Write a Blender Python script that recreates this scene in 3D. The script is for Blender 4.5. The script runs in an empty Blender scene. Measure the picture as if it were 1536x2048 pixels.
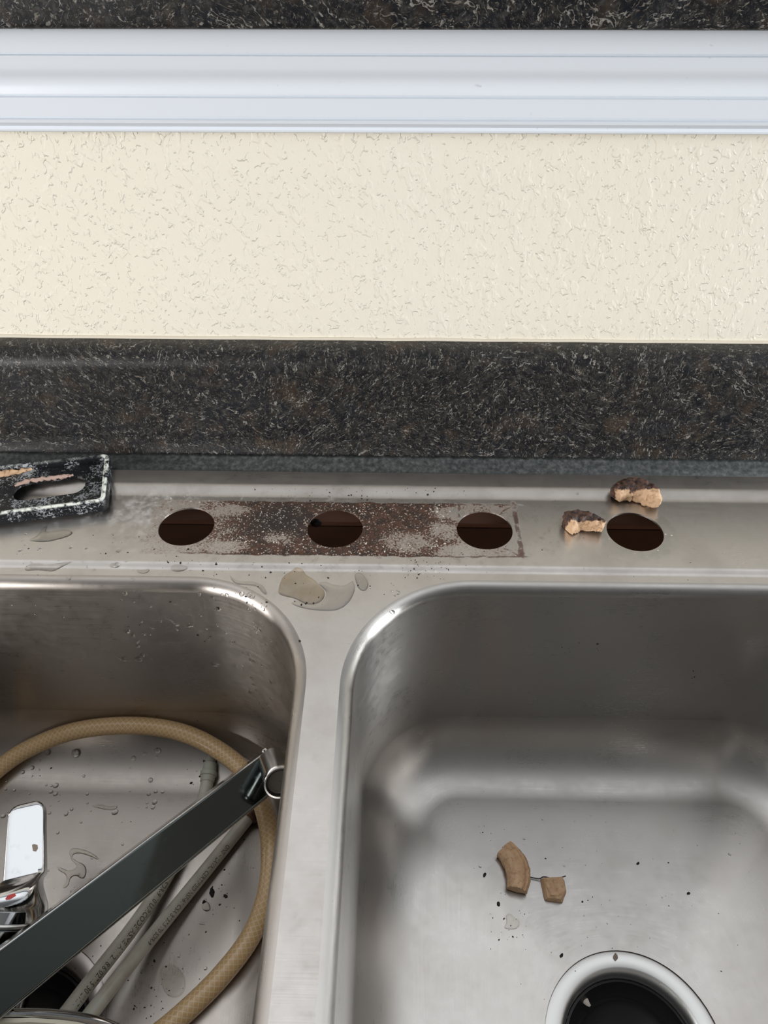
import bpy, bmesh, math, random
from mathutils import Vector, Matrix, noise
from mathutils.bvhtree import BVHTree
from mathutils.geometry import delaunay_2d_cdt

random.seed(7)
scene = bpy.context.scene
COL = scene.collection
PI = math.pi

# ------------------------------------------------------------------ camera
CAM_POS = Vector((-0.00989483, -0.37929824, 0.35948266))
CAM_R = Vector((0.99982365, 0.01872939, -0.00136988))
CAM_U = Vector((-0.01157335, 0.67197461, 0.74048374))
CAM_F = Vector((-0.01478933, 0.74033731, -0.67207287))
FPX = 1537.0
cam_data = bpy.data.cameras.new('camera')
cam_data.sensor_fit = 'VERTICAL'
cam_data.sensor_height = 36.0
cam_data.lens = FPX / 2048 * 36.0
cam_data.clip_start = 0.01
cam = bpy.data.objects.new('camera', cam_data)
COL.objects.link(cam)
M = Matrix.Identity(4)
for i in range(3):
    M[i][0] = CAM_R[i]; M[i][1] = CAM_U[i]; M[i][2] = -CAM_F[i]; M[i][3] = CAM_POS[i]
cam.matrix_world = M
scene.camera = cam

# ------------------------------------------------------------------ light
scene.view_settings.view_transform = 'Standard'
scene.view_settings.look = 'None'
scene.view_settings.gamma = 1.0
scene.view_settings.use_curve_mapping = False
scene.view_settings.exposure = 0.6

world = bpy.data.worlds.new('room_light')
scene.world = world
world.use_nodes = True
wn = world.node_tree
wn.nodes.clear()
w_out = wn.nodes.new('ShaderNodeOutputWorld')
w_bg = wn.nodes.new('ShaderNodeBackground')
w_tc = wn.nodes.new('ShaderNodeTexCoord')
w_sep = wn.nodes.new('ShaderNodeSeparateXYZ')
w_rz = wn.nodes.new('ShaderNodeValToRGB')       # elevation: dim below, bright ceiling above
w_ry = wn.nodes.new('ShaderNodeValToRGB')       # darkened for the unseen photographer and kitchen behind camera, and past the ledge
w_mz = wn.nodes.new('ShaderNodeMapRange')
w_my = wn.nodes.new('ShaderNodeMapRange')
w_mul = wn.nodes.new('ShaderNodeMixRGB')
for n, lo, hi in ((w_mz, -1, 1), (w_my, -1, 1)):
    n.inputs['From Min'].default_value = lo
    n.inputs['From Max'].default_value = hi
wn.links.new(w_tc.outputs['Generated'], w_sep.inputs[0])
wn.links.new(w_sep.outputs['Z'], w_mz.inputs['Value'])
wn.links.new(w_sep.outputs['Y'], w_my.inputs['Value'])
wn.links.new(w_mz.outputs[0], w_rz.inputs[0])
wn.links.new(w_my.outputs[0], w_ry.inputs[0])
e = w_rz.color_ramp.elements
e[0].position = 0.40; e[0].color = (0.10, 0.08, 0.07, 1)
e[1].position = 0.52; e[1].color = (0.34, 0.33, 0.32, 1)
x = e.new(0.75); x.color = (0.58, 0.58, 0.58, 1)
x = e.new(0.95); x.color = (0.90, 0.91, 0.93, 1)
e = w_ry.color_ramp.elements
e[0].position = 0.30; e[0].color = (0.13, 0.13, 0.13, 1)
e[1].position = 0.53; e[1].color = (1.0, 1.0, 1.0, 1)
x = e.new(0.70); x.color = (1.0, 1.0, 1.0, 1)
x = e.new(0.82); x.color = (0.28, 0.27, 0.26, 1)
w_mul.blend_type = 'MULTIPLY'; w_mul.inputs[0].default_value = 1.0
wn.links.new(w_rz.outputs[0], w_mul.inputs[1])
wn.links.new(w_ry.outputs[0], w_mul.inputs[2])
wn.links.new(w_mul.outputs[0], w_bg.inputs[0])
w_bg.inputs[1].default_value = 1.0
wn.links.new(w_bg.outputs[0], w_out.inputs[0])


def area_light(name, loc, target, size, size_y, power, color):
    d = bpy.data.lights.new(name, 'AREA')
    d.shape = 'RECTANGLE'; d.size = size; d.size_y = size_y
    d.energy = power; d.color = color
    o = bpy.data.objects.new(name, d)
    COL.objects.link(o)
    o.location = loc
    o.rotation_euler = (Vector(target) - Vector(loc)).to_track_quat('-Z', 'Y').to_euler()
    return o


area_light('window_light_left', (-2.1, -1.55, 0.50), (0, 0.05, 0.12), 2.2, 0.8, 50, (1.0, 0.985, 0.975))
area_light('window_light_right', (2.4, -0.50, 0.62), (0, -0.1, 0.0), 0.8, 0.5, 52, (0.93, 0.97, 1.0))

# ------------------------------------------------------------------ helpers


def ray_px(px, py):
    return (CAM_R * ((px - 768) / FPX) - CAM_U * ((py - 1024) / FPX) + CAM_F)


def on_z(px, py, z):
    d = ray_px(px, py)
    return CAM_POS + d * ((z - CAM_POS.z) / d.z)


def on_y(px, py, y):
    d = ray_px(px, py)
    return CAM_POS + d * ((y - CAM_POS.y) / d.y)


def link(name, me, mat, parent=None):
    o = bpy.data.objects.new(name, me)
    COL.objects.link(o)
    if mat is not None and len(me.materials) == 0:
        me.materials.append(mat)
    if parent is not None:
        o.parent = parent
    return o


def from_bm(name, bm, mat, parent=None, smooth=True, loc=None):
    me = bpy.data.meshes.new(name)
    if loc is not None:
        bmesh.ops.translate(bm, verts=bm.verts, vec=-Vector(loc))
    bmesh.ops.recalc_face_normals(bm, faces=bm.faces)
    bm.to_mesh(me); bm.free()
    for p in me.polygons:
        p.use_smooth = smooth
    o = link(name, me, mat, parent)
    if loc is not None:
        o.location = loc
    return o


def empty(name, loc=(0, 0, 0)):
    o = bpy.data.objects.new(name, None)
    o.empty_display_size = 0.02
    COL.objects.link(o)
    o.location = loc
    return o


def tag(o, label, cat, group=None, kind=None):
    o['label'] = label; o['category'] = cat
    if group: o['group'] = group
    if kind: o['kind'] = kind
    return o


def struct(o):
    o['kind'] = 'structure'
    return o


def bevel(o, width, seg=2, angle=35):
    m = o.modifiers.new('bevel', 'BEVEL')
    m.width = width; m.segments = seg; m.limit_method = 'ANGLE'; m.angle_limit = math.radians(angle)
    return o


def auto_smooth(o, deg=40):
    me = o.data
    bm = bmesh.new(); bm.from_mesh(me)
    for ed in bm.edges:
        if len(ed.link_faces) == 2 and ed.calc_face_angle(0) > math.radians(deg):
            ed.smooth = False
    bm.to_mesh(me); bm.free()
    return o


def add_box(bm, x0, x1, y0, y1, z0, z1):
    vs = [bm.verts.new((x, y, z)) for z in (z0, z1) for (x, y) in ((x0, y0), (x1, y0), (x1, y1), (x0, y1))]
    for f in ((0, 3, 2, 1), (4, 5, 6, 7), (0, 1, 5, 4), (1, 2, 6, 5), (2, 3, 7, 6), (3, 0, 4, 7)):
        bm.faces.new([vs[i] for i in f])


def catmull(pts, n=12):
    pts = [Vector(p) for p in pts]
    P = [pts[0] * 2 - pts[1]] + pts + [pts[-1] * 2 - pts[-2]]
    out = []
    for i in range(1, len(P) - 2):
        p0, p1, p2, p3 = P[i - 1], P[i], P[i + 1], P[i + 2]
        for k in range(n):
            t = k / n
            out.append(0.5 * ((2 * p1) + (p2 - p0) * t + (2 * p0 - 5 * p1 + 4 * p2 - p3) * t * t + (3 * p1 - p0 - 3 * p2 + p3) * t ** 3))
    out.append(pts[-1])
    return out


def frames(path, up=Vector((0, 0, 1))):
    """tangent, side and up at each point of the path, plus the length run so far"""
    out = []; s = 0.0
    for i, p in enumerate(path):
        a = path[max(i - 1, 0)]; b = path[min(i + 1, len(path) - 1)]
        t = (b - a).normalized()
        side = t.cross(up).normalized()
        u = side.cross(t).normalized()
        if i: s += (p - path[i - 1]).length
        out.append((p, t, side, u, s))
    return out


def sweep(bm, path, section, up=Vector((0, 0, 1)), cap=True, uv=False, scale=None):
    fr = frames(path, up)
    n = len(section)
    rings = []
    for i, (p, t, sd, u, s) in enumerate(fr):
        k = scale(i / (len(fr) - 1)) if scale else 1.0
        rings.append([bm.verts.new(p + sd * (a * k) + u * (b * k)) for a, b in section])
    lay = bm.loops.layers.uv.verify() if uv else None
    for i in range(len(rings) - 1):
        for j in range(n):
            j2 = (j + 1) % n
            f = bm.faces.new((rings[i][j], rings[i][j2], rings[i + 1][j2], rings[i + 1][j]))
            if uv:
                ss = (fr[i][4], fr[i][4], fr[i + 1][4], fr[i + 1][4])
                vv = (j / n, (j + 1) / n, (j + 1) / n, j / n)
                for l, a, b in zip(f.loops, ss, vv):
                    l[lay].uv = (a, b)
    if cap:
        bm.faces.new(rings[0][::-1]); bm.faces.new(rings[-1])
    return rings


def circle_section(r, n=20):
    return [(r * math.cos(2 * PI * k / n), r * math.sin(2 * PI * k / n)) for k in range(n)]


def lathe(bm, profile, origin, axis, seg=40, close_end=False):
    """profile: list of (radius, height along axis)"""
    axis = Vector(axis).normalized()
    ref = Vector((0, 0, 1)) if abs(axis.z) < 0.9 else Vector((1, 0, 0))
    a = axis.cross(ref).normalized(); b = axis.cross(a).normalized()
    origin = Vector(origin); rings = []
    for r, h in profile:
        rings.append([bm.verts.new(origin + axis * h + (a * math.cos(2 * PI * k / seg) + b * math.sin(2 * PI * k / seg)) * r) for k in range(seg)])
    for i in range(len(rings) - 1):
        for k in range(seg):
            k2 = (k + 1) % seg
            bm.faces.new((rings[i][k], rings[i][k2], rings[i + 1][k2], rings[i + 1][k]))
    if close_end:
        bm.faces.new(rings[0][::-1]); bm.faces.new(rings[-1])
    return rings


def rounded_rect(x0, x1, y0, y1, r, nc=16, ns=10):
    """closed loop, counter-clockwise; returns (x, y, outward nx, ny)"""
    pts = []
    cs = [(x1 - r, y0 + r, -PI / 2), (x1 - r, y1 - r, 0), (x0 + r, y1 - r, PI / 2), (x0 + r, y0 + r, PI)]
    for i, (cx, cy, a0) in enumerate(cs):
        for k in range(nc + 1):
            a = a0 + (PI / 2) * k / nc
            pts.append((cx + r * math.cos(a), cy + r * math.sin(a), math.cos(a), math.sin(a)))
        nx = cs[(i + 1) % 4]
        a1 = a0 + PI / 2
        p = (cx + r * math.cos(a1), cy + r * math.sin(a1))
        q = (nx[0] + r * math.cos(nx[2]), nx[1] + r * math.sin(nx[2]))
        for k in range(1, ns):
            t = k / ns
            pts.append((p[0] + (q[0] - p[0]) * t, p[1] + (q[1] - p[1]) * t, math.cos(a1), math.sin(a1)))
    return pts


def inside(x, y, poly):
    c = False; n = len(poly); j = n - 1
    for i in range(n):
        xi, yi = poly[i][0], poly[i][1]; xj, yj = poly[j][0], poly[j][1]
        if (yi > y) != (yj > y) and x < (xj - xi) * (y - yi) / (yj - yi) + xi:
            c = not c
        j = i
    return c


def triangulate(outer, holes, extra_pts=(), extra_edges=()):
    """2D triangles of a region with holes; extra_edges are pairs of 2D points"""
    V = []; E = []
    for loop in [outer] + list(holes):
        b = len(V); n = len(loop)
        V += [Vector((p[0], p[1])) for p in loop]
        E += [(b + i, b + (i + 1) % n) for i in range(n)]
    for a, b2 in extra_edges:
        V += [Vector(a), Vector(b2)]
        E.append((len(V) - 2, len(V) - 1))
    V += [Vector(p) for p in extra_pts]
    r = delaunay_2d_cdt(V, E, [], 0, 1e-7)
    verts, faces = r[0], r[2]
    keep = []
    for f in faces:
        cx = sum(verts[i].x for i in f) / len(f); cy = sum(verts[i].y for i in f) / len(f)
        if inside(cx, cy, outer) and not any(inside(cx, cy, h) for h in holes):
            keep.append(f)
    return verts, keep


def prism(bm, outer, holes, z0, z1):
    verts, faces = triangulate(outer, holes)
    top = {}; bot = {}
    for f in faces:
        for i in f:
            if i not in top:
                top[i] = bm.verts.new((verts[i].x, verts[i].y, z1)); bot[i] = bm.verts.new((verts[i].x, verts[i].y, z0))
    cnt = {}
    for f in faces:
        bm.faces.new([top[i] for i in f]); bm.faces.new([bot[i] for i in reversed(f)])
        for a, b in zip(f, list(f[1:]) + [f[0]]):
            cnt[(a, b)] = 1
    for (a, b) in cnt:
        if (b, a) not in cnt:
            bm.faces.new((top[a], bot[a], bot[b], top[b]))


# ------------------------------------------------------------------ materials
class NT:
    def __init__(self, name):
        self.m = bpy.data.materials.new(name)
        self.m.use_nodes = True
        self.t = self.m.node_tree
        self.t.nodes.clear()
        self.out = self.t.nodes.new('ShaderNodeOutputMaterial')

    def n(self, typ, **kw):
        nd = self.t.nodes.new(typ)
        for k, v in kw.items():
            if k.startswith('i_'):
                nd.inputs[k[2:].replace('_', ' ')].default_value = v
            else:
                setattr(nd, k, v)
        return nd

    def set(self, sock, v):
        if hasattr(v, 'is_linked') or hasattr(v, 'node'):
            self.t.links.new(v, sock)
        else:
            sock.default_value = v

    def math(self, op, a, b=0.0, c=0.0, clamp=False):
        nd = self.n('ShaderNodeMath', operation=op, use_clamp=clamp)
        self.set(nd.inputs[0], a); self.set(nd.inputs[1], b); self.set(nd.inputs[2], c)
        return nd.outputs[0]

    def mix(self, f, a, b, mode='MIX'):
        nd = self.n('ShaderNodeMixRGB', blend_type=mode)
        self.set(nd.inputs[0], f)
        for s, v in ((nd.inputs[1], a), (nd.inputs[2], b)):
            if isinstance(v, tuple) and len(v) == 3: v = (*v, 1)
            self.set(s, v)
        return nd.outputs[0]

    def coords(self, scale=(1, 1, 1), rot=(0, 0, 0), kind='Object'):
        tc = self.n('ShaderNodeTexCoord')
        mp = self.n('ShaderNodeMapping')
        mp.inputs['Scale'].default_value = scale; mp.inputs['Rotation'].default_value = rot
        self.t.links.new(tc.outputs[kind], mp.inputs['Vector'])
        return mp.outputs[0]

    def noise(self, vec, scale, detail=2.0, rough=0.5, dist=0.0, color=False):
        nd = self.n('ShaderNodeTexNoise')
        nd.inputs['Scale'].default_value = scale; nd.inputs['Detail'].default_value = detail
        nd.inputs['Roughness'].default_value = rough; nd.inputs['Distortion'].default_value = dist
        self.t.links.new(vec, nd.inputs['Vector'])
        return nd.outputs['Color' if color else 'Fac']

    def voronoi(self, vec, scale, out='Distance', feature='F1', rnd=1.0):
        nd = self.n('ShaderNodeTexVoronoi', feature=feature)
        nd.inputs['Scale'].default_value = scale; nd.inputs['Randomness'].default_value = rnd
        self.t.links.new(vec, nd.inputs['Vector'])
        return nd.outputs[out]

    def ramp(self, fac, stops, interp='LINEAR'):
        nd = self.n('ShaderNodeValToRGB')
        cr = nd.color_ramp; cr.interpolation = interp
        while len(cr.elements) > 1: cr.elements.remove(cr.elements[-1])
        for i, (p, c) in enumerate(stops):
            if not isinstance(c, tuple): c = (c, c, c)
            el = cr.elements[0] if i == 0 else cr.elements.new(p)
            el.position = p; el.color = (*c, 1)
        self.set(nd.inputs[0], fac)
        return nd.outputs[0]

    def smooth(self, v, lo, hi, a=0.0, b=1.0):
        nd = self.n('ShaderNodeMapRange', interpolation_type='SMOOTHSTEP')
        self.set(nd.inputs['Value'], v)
        nd.inputs['From Min'].default_value = lo; nd.inputs['From Max'].default_value = hi
        nd.inputs['To Min'].default_value = a; nd.inputs['To Max'].default_value = b
        return nd.outputs[0]

    def bump(self, h, strength, dist, normal=None):
        nd = self.n('ShaderNodeBump')
        nd.inputs['Strength'].default_value = strength; nd.inputs['Distance'].default_value = dist
        self.set(nd.inputs['Height'], h)
        if normal is not None: self.set(nd.inputs['Normal'], normal)
        return nd.outputs[0]

    def add_vec(self, v, w, k):
        sc = self.n('ShaderNodeVectorMath', operation='SCALE'); self.set(sc.inputs[0], w); sc.inputs['Scale'].default_value = k
        ad = self.n('ShaderNodeVectorMath', operation='ADD'); self.set(ad.inputs[0], v); self.set(ad.inputs[1], sc.outputs[0])
        return ad.outputs[0]

    def xyz(self, v):
        s = self.n('ShaderNodeSeparateXYZ'); self.set(s.inputs[0], v)
        return s.outputs[0], s.outputs[1], s.outputs[2]

    def bsdf(self, **kw):
        nd = self.n('ShaderNodeBsdfPrincipled')
        for k, v in kw.items():
            s = nd.inputs[k.replace('_', ' ')]
            if isinstance(v, tuple) and len(v) == 3 and s.type == 'RGBA': v = (*v, 1)
            self.set(s, v)
        self.t.links.new(nd.outputs[0], self.out.inputs['Surface'])
        return nd


def srgb(r, g, b):
    f = lambda c: (c / 255 / 12.92) if c <= 10 else ((c / 255 + 0.055) / 1.055) ** 2.4
    return (f(r), f(g), f(b))


def plain(name, col, rough=0.5, metal=0.0, **kw):
    t = NT(name)
    t.bsdf(Base_Color=col, Roughness=rough, Metallic=metal, **kw)
    return t.m


def granite(name, k=1.0):
    t = NT(name)
    c = t.coords()
    warp = t.noise(c, 130 * k, 2, color=True)
    cw = t.add_vec(c, warp, 0.012 / k)
    st = t.n('ShaderNodeMapping'); st.inputs['Scale'].default_value = (0.75, 1.15, 1.15)
    t.t.links.new(cw, st.inputs['Vector']); cs = st.outputs[0]
    base = t.ramp(t.noise(c, 120 * k, 4, 0.6), [(0.32, (0.0030, 0.0040, 0.0062)), (0.5, (0.0070, 0.0078, 0.0096)), (0.62, (0.019, 0.0175, 0.016)), (0.78, (0.060, 0.052, 0.043))])
    brown = t.smooth(t.noise(c, 38 * k, 3, 0.6), 0.54, 0.70)
    base = t.mix(t.math('MULTIPLY', brown, 0.7), base, (0.042, 0.027, 0.017))
    blue = t.smooth(t.noise(t.add_vec(c, warp, 0.03), 30 * k, 2), 0.55, 0.7)
    base = t.mix(t.math('MULTIPLY', blue, 0.5), base, (0.010, 0.013, 0.018))

    mott = t.smooth(t.noise(cw, 300 * k, 3, 0.6), 0.50, 0.66)
    base = t.mix(t.math('MULTIPLY', mott, 0.65), base, (0.050, 0.049, 0.047))

    def worms(scale, width, mscale, mlo, seed, col, base, amt):
        v = t.add_vec(cs, t.noise(c, 9 * k, 0, color=True), seed)
        nz = t.noise(v, scale * k, 1.5, 0.5)
        rid = t.math('ABSOLUTE', t.math('SUBTRACT', nz, 0.5))
        line = t.smooth(rid, 0.0, width, 1.0, 0.0)
        msk = t.smooth(t.noise(v, mscale * k, 2), mlo, mlo + 0.06)
        return t.mix(t.math('MULTIPLY', t.math('MULTIPLY', line, msk), amt), base, col)
    base = worms(120, 0.030, 230, 0.53, 0.31, (0.20, 0.18, 0.15), base, 0.8)
    base = worms(210, 0.05, 260, 0.54, 0.77, (0.13, 0.10, 0.075), base, 0.8)
    base = worms(240, 0.05, 150, 0.56, 0.13, (0.32, 0.30, 0.27), base, 0.75)
    spots = t.smooth(t.voronoi(cw, 330 * k), 0.14, 0.26, 1.0, 0.0)
    sm = t.smooth(t.noise(c, 75 * k, 2), 0.54, 0.62)
    base = t.mix(t.math('MULTIPLY', t.math('MULTIPLY', spots, sm), 0.7), base, (0.22, 0.21, 0.19))
    t.bsdf(Base_Color=base, Roughness=0.42, Specular_IOR_Level=0.35)
    return t.m


def wall_material():
    t = NT('cream_knockdown_paint')
    c = t.coords((1.0, 1.0, 0.62), (0, 0.45, 0))
    w = t.noise(c, 110, 2, color=True)
    cw = t.add_vec(c, w, 0.008)
    n1 = t.noise(cw, 120, 2.5, 0.5)
    plate = t.smooth(n1, 0.55, 0.62)
    n2 = t.noise(cw, 210, 1.5, 0.5)
    rid = t.smooth(t.math('ABSOLUTE', t.math('SUBTRACT', n2, 0.5)), 0.0, 0.05, 1.0, 0.0)
    msk = t.smooth(t.noise(t.coords(), 190, 2), 0.51, 0.60)
    soft = t.noise(c, 150, 3, 0.6)
    h = t.math('ADD', t.math('MULTIPLY', plate, 0.40), t.math('MULTIPLY', t.math('MULTIPLY', rid, msk), 0.9))
    h = t.math('ADD', h, t.math('MULTIPLY', soft, 0.5))
    b = t.bump(h, 0.65, 0.0012)
    col = t.mix(t.smooth(t.noise(c, 5, 2), 0.35, 0.65), (0.82, 0.765, 0.645), (0.82, 0.77, 0.665))
    t.bsdf(Base_Color=col, Roughness=0.55, Normal=b, Specular_IOR_Level=0.35)
    return t.m


def ellipse_mask(t, x, y, cx, cy, rx, ry, soft=0.4):
    a = t.math('DIVIDE', t.math('SUBTRACT', x, cx), rx)
    b = t.math('DIVIDE', t.math('SUBTRACT', y, cy), ry)
    r = t.math('SQRT', t.math('ADD', t.math('MULTIPLY', a, a), t.math('MULTIPLY', b, b)))
    return t.smooth(r, 1 - soft, 1 + soft, 1.0, 0.0)


def band(t, v, lo, hi, soft):
    a = t.smooth(v, lo - soft, lo + soft); b = t.smooth(v, hi - soft, hi + soft, 1.0, 0.0)
    return t.math('MULTIPLY', a, b)


def steel(name, base=(0.60, 0.585, 0.565), rough=0.26, aniso=0.8, stains=False, dirt=0.3):
    t = NT(name)
    tcu = t.coords(kind='UV')
    c = t.coords()
    st = t.n('ShaderNodeMapping'); st.inputs['Scale'].default_value = (9, 900, 1)
    t.t.links.new(tcu, st.inputs['Vector'])
    brush = t.noise(st.outputs[0], 2.0, 3, 0.6)
    blot = t.noise(c, 22, 5, 0.62)
    fine = t.noise(c, 160, 3, 0.6)
    r = t.math('ADD', rough, t.math('MULTIPLY', t.math('SUBTRACT', brush, 0.5), 0.16))
    r = t.math('ADD', r, t.math('MULTIPLY', t.math('SUBTRACT', blot, 0.5), 0.18))
    r = t.math('ADD', r, t.math('MULTIPLY', t.math('SUBTRACT', fine, 0.5), 0.10))
    col = t.mix(t.math('MULTIPLY', t.smooth(blot, 0.42, 0.68), dirt), base, (0.40, 0.36, 0.325))
    col = t.mix(t.math('MULTIPLY', t.smooth(fine, 0.55, 0.75), dirt * 0.5), col, (0.42, 0.40, 0.37))
    nrm = t.bump(brush, 0.012, 0.0002)
    metal = 1.0
    tan = t.n('ShaderNodeTangent', direction_type='UV_MAP')
    tan.uv_map = 'UVMap'
    if stains:
        wv = t.noise(c, 110, 3, color=True)
        cw = t.add_vec(c, wv, 0.004)
        x, y, z = t.xyz(cw)
        X, Y, Z = t.xyz(c)
        inner = t.math('MULTIPLY', band(t, x, -0.176, 0.0775, 0.0015), band(t, y, -0.0245, 0.0285, 0.0010))
        # how dense the rust lies along the footprint
        dens = t.ramp(t.smooth(X, -0.19, 0.08), [(0.0, 0.0)])
        rx = t.n('ShaderNodeMapRange'); t.set(rx.inputs['Value'], X)
        rx.inputs['From Min'].default_value = -0.19; rx.inputs['From Max'].default_value = 0.08
        dens = t.ramp(rx.outputs[0], [(0.0, 0.02), (0.14, 0.12), (0.22, 0.46), (0.30, 0.74), (0.40, 0.84), (0.50, 0.76), (0.58, 0.80), (0.70, 0.74), (0.80, 0.56), (0.84, 0.22), (0.97, 0.12), (1.0, 0.1)])
        clean = None
        for cx, cy, ex, ey in ((-0.121, 0.0185, 0.014, 0.0055), (-0.119, -0.0175, 0.015, 0.0055), (0.000, -0.0105, 0.017, 0.0105),
                               (0.030, 0.018, 0.013, 0.006), (0.032, -0.019, 0.013, 0.006), (-0.085, -0.0075, 0.010, 0.0075),
                               (0.024, 0.001, 0.008, 0.008), (0.072, 0.0, 0.012, 0.016)):
            mk = ellipse_mask(t, x, y, cx, cy, ex, ey, 0.45)
            clean = mk if clean is None else t.math('MAXIMUM', clean, mk)
        upper = t.smooth(Y, -0.02, 0.02, 0.0, 0.10)
        d = t.math('SUBTRACT', t.math('ADD', dens, upper), t.math('MULTIPLY', clean, 0.40))
        g1 = t.noise(c, 700, 3, 0.65); g2 = t.noise(c, 130, 4, 0.65)
        v = t.math('ADD', d, t.math('ADD', t.math('MULTIPLY', t.math('SUBTRACT', g1, 0.5), 1.9), t.math('MULTIPLY', t.math('SUBTRACT', g2, 0.5), 1.3)))
        rust = t.math('MULTIPLY', t.smooth(v, 0.38, 0.52), inner)
        film = t.math('MULTIPLY', t.smooth(v, -0.25, 0.5), inner)      # thin tan film left by the old gasket
        # printed outline of the plate
        ln = t.math('MAXIMUM', t.math('MULTIPLY', band(t, y, -0.0245, -0.0232, 0.0005), band(t, X, -0.15, 0.078, 0.004)),
                    t.math('MULTIPLY', band(t, y, 0.0270, 0.0284, 0.0006), band(t, X, -0.13, 0.077, 0.006)))
        ln = t.math('MAXIMUM', ln, t.math('MULTIPLY', band(t, x, 0.0735, 0.0770, 0.0006), band(t, Y, -0.0255, 0.029, 0.001)))
        # diagonal ribs by the third hole
        for (x0, y0, kx) in ((0.067, 0.0205, 0.9), (0.066, -0.017, -0.75), ):
            dd = t.math('ABSOLUTE', t.math('SUBTRACT', t.math('SUBTRACT', y, y0), t.math('MULTIPLY', t.math('SUBTRACT', x, x0), kx)))
            rib = t.math('MULTIPLY', t.smooth(dd, 0.0003, 0.0011, 1.0, 0.0), band(t, X, 0.062, 0.0745, 0.001))
            ln = t.math('MAXIMUM', ln, rib)
        rib = t.math('MULTIPLY', band(t, x, 0.0355, 0.037, 0.0004), band(t, Y, 0.012, 0.0265, 0.001))
        ln = t.math('MAXIMUM', ln, rib)
        ln = t.math('MULTIPLY', ln, t.smooth(g2, 0.30, 0.50))
        ring = None
        lime = t.smooth(t.math('ADD', t.noise(c, 150, 5, 0.7), t.math('MULTIPLY', ellipse_mask(t, X, Y, -0.180, 0.014, 0.03, 0.022, 0.8), 0.16)), 0.52, 0.86)
        lime = t.math('MULTIPLY', lime, t.math('MULTIPLY', band(t, Y, -0.034, 0.040, 0.004), band(t, X, -0.24, 0.03, 0.05)))
        hx = t.math('SUBTRACT', X, 0.1524)
        hr = t.math('SQRT', t.math('ADD', t.math('MULTIPLY', hx, hx), t.math('MULTIPLY', Y, Y)))
        halo = t.math('MULTIPLY', band(t, hr, 0.0195, 0.0275, 0.001), t.smooth(t.noise(c, 140, 3), 0.4, 0.65, 0.1, 0.7))
        dark = t.math('MULTIPLY', ellipse_mask(t, x, y, -0.088, 0.008, 0.022, 0.016, 0.7), 0.9)
        rcol = t.mix(t.smooth(t.math('ADD', t.math('MULTIPLY', g1, 0.5), t.math('MULTIPLY', g2, 0.5)), 0.42, 0.58), (0.011, 0.006, 0.0045), (0.085, 0.037, 0.021))
        rcol = t.mix(dark, rcol, (0.011, 0.0085, 0.008))
        crumbs = t.smooth(t.voronoi(c, 620), 0.24, 0.36, 1.0, 0.0)
        cm = t.math('MULTIPLY', crumbs, t.smooth(t.noise(c, 260, 2), 0.44, 0.56))
        rcol = t.mix(t.math('MULTIPLY', cm, 0.9), rcol, (0.44, 0.38, 0.33))
        col = t.mix(t.math('MULTIPLY', lime, 0.5), col, (0.74, 0.72, 0.70))
        col = t.mix(halo, col, (0.50, 0.49, 0.44))
        col = t.mix(t.math('MULTIPLY', film, 0.7), col, (0.27, 0.19, 0.13))
        col = t.mix(t.math('MULTIPLY', ln, 0.9), col, (0.075, 0.034, 0.020))
        col = t.mix(t.math('MULTIPLY', rust, 0.96), col, rcol)
        # faint brown haze around the footprint
        hz = t.math('MULTIPLY', ellipse_mask(t, x, y, -0.04, 0.0, 0.15, 0.036, 0.35), t.smooth(t.noise(c, 120, 4, 0.7), 0.5, 0.75, 0.0, 0.55))
        col = t.mix(t.math('MULTIPLY', hz, t.math('SUBTRACT', 1.0, inner)), col, (0.22, 0.15, 0.11))
        tot = t.math('MAXIMUM', t.math('MAXIMUM', rust, ln), t.math('MAXIMUM', t.math('MULTIPLY', film, 0.45), t.math('MULTIPLY', lime, 0.4)))
        metal = t.math('SUBTRACT', 1.0, tot)
        r = t.math('ADD', r, t.math('MULTIPLY', tot, 0.4))
        nrm = t.bump(t.math('ADD', rust, t.math('MULTIPLY', crumbs, rust)), 0.4, 0.0005, nrm)
    t.bsdf(Base_Color=col, Roughness=r, Metallic=metal, Normal=nrm, Anisotropic=aniso, Tangent=tan.outputs[0], Anisotropic_Rotation=0.25)
    return t.m


def chrome(name, col=(0.82, 0.83, 0.84), rough=0.06, film=0.25):
    t = NT(name)
    c = t.coords()
    sp = t.smooth(t.noise(c, 130, 4, 0.65), 0.5, 0.78)
    r = t.math('ADD', rough, t.math('MULTIPLY', sp, film))
    t.bsdf(Base_Color=col, Roughness=r, Metallic=1.0)
    return t.m


MAT = {}
MAT['granite'] = granite('dark_granite_laminate', 1.25)
MAT['granite_bar'] = granite('dark_granite_laminate_bar', 1.1)
MAT['wall'] = wall_material()
MAT['steel_deck'] = steel('brushed_steel_deck', base=(0.62,0.59,0.56), rough=0.32, stains=True)
MAT['steel_bowl'] = steel('brushed_steel_bowl', base=(0.48,0.465,0.445), rough=0.31, dirt=0.18)
MAT['steel_bowl_left'] = steel('brushed_steel_bowl_stained', base=(0.42, 0.385, 0.35), rough=0.31, dirt=0.5)
MAT['steel_flange'] = plain('polished_steel_flange', (0.66, 0.66, 0.65), 0.40, 1.0)
MAT['chrome'] = chrome('chrome', (0.60, 0.62, 0.635))
MAT['chrome_spout'] = chrome('chrome_spout_dark_reflection', (0.055, 0.063, 0.060), 0.10, 0.14)  # same chrome, its dark reflection painted into the base colour
MAT['chrome_edge'] = chrome('chrome_edge', (0.42, 0.43, 0.44), 0.10, 0.12)
MAT['rubber'] = plain('black_rubber', (0.010, 0.010, 0.011), 0.45)
MAT['red'] = plain('red_hot_mark', (0.55, 0.04, 0.035), 0.4)
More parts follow.
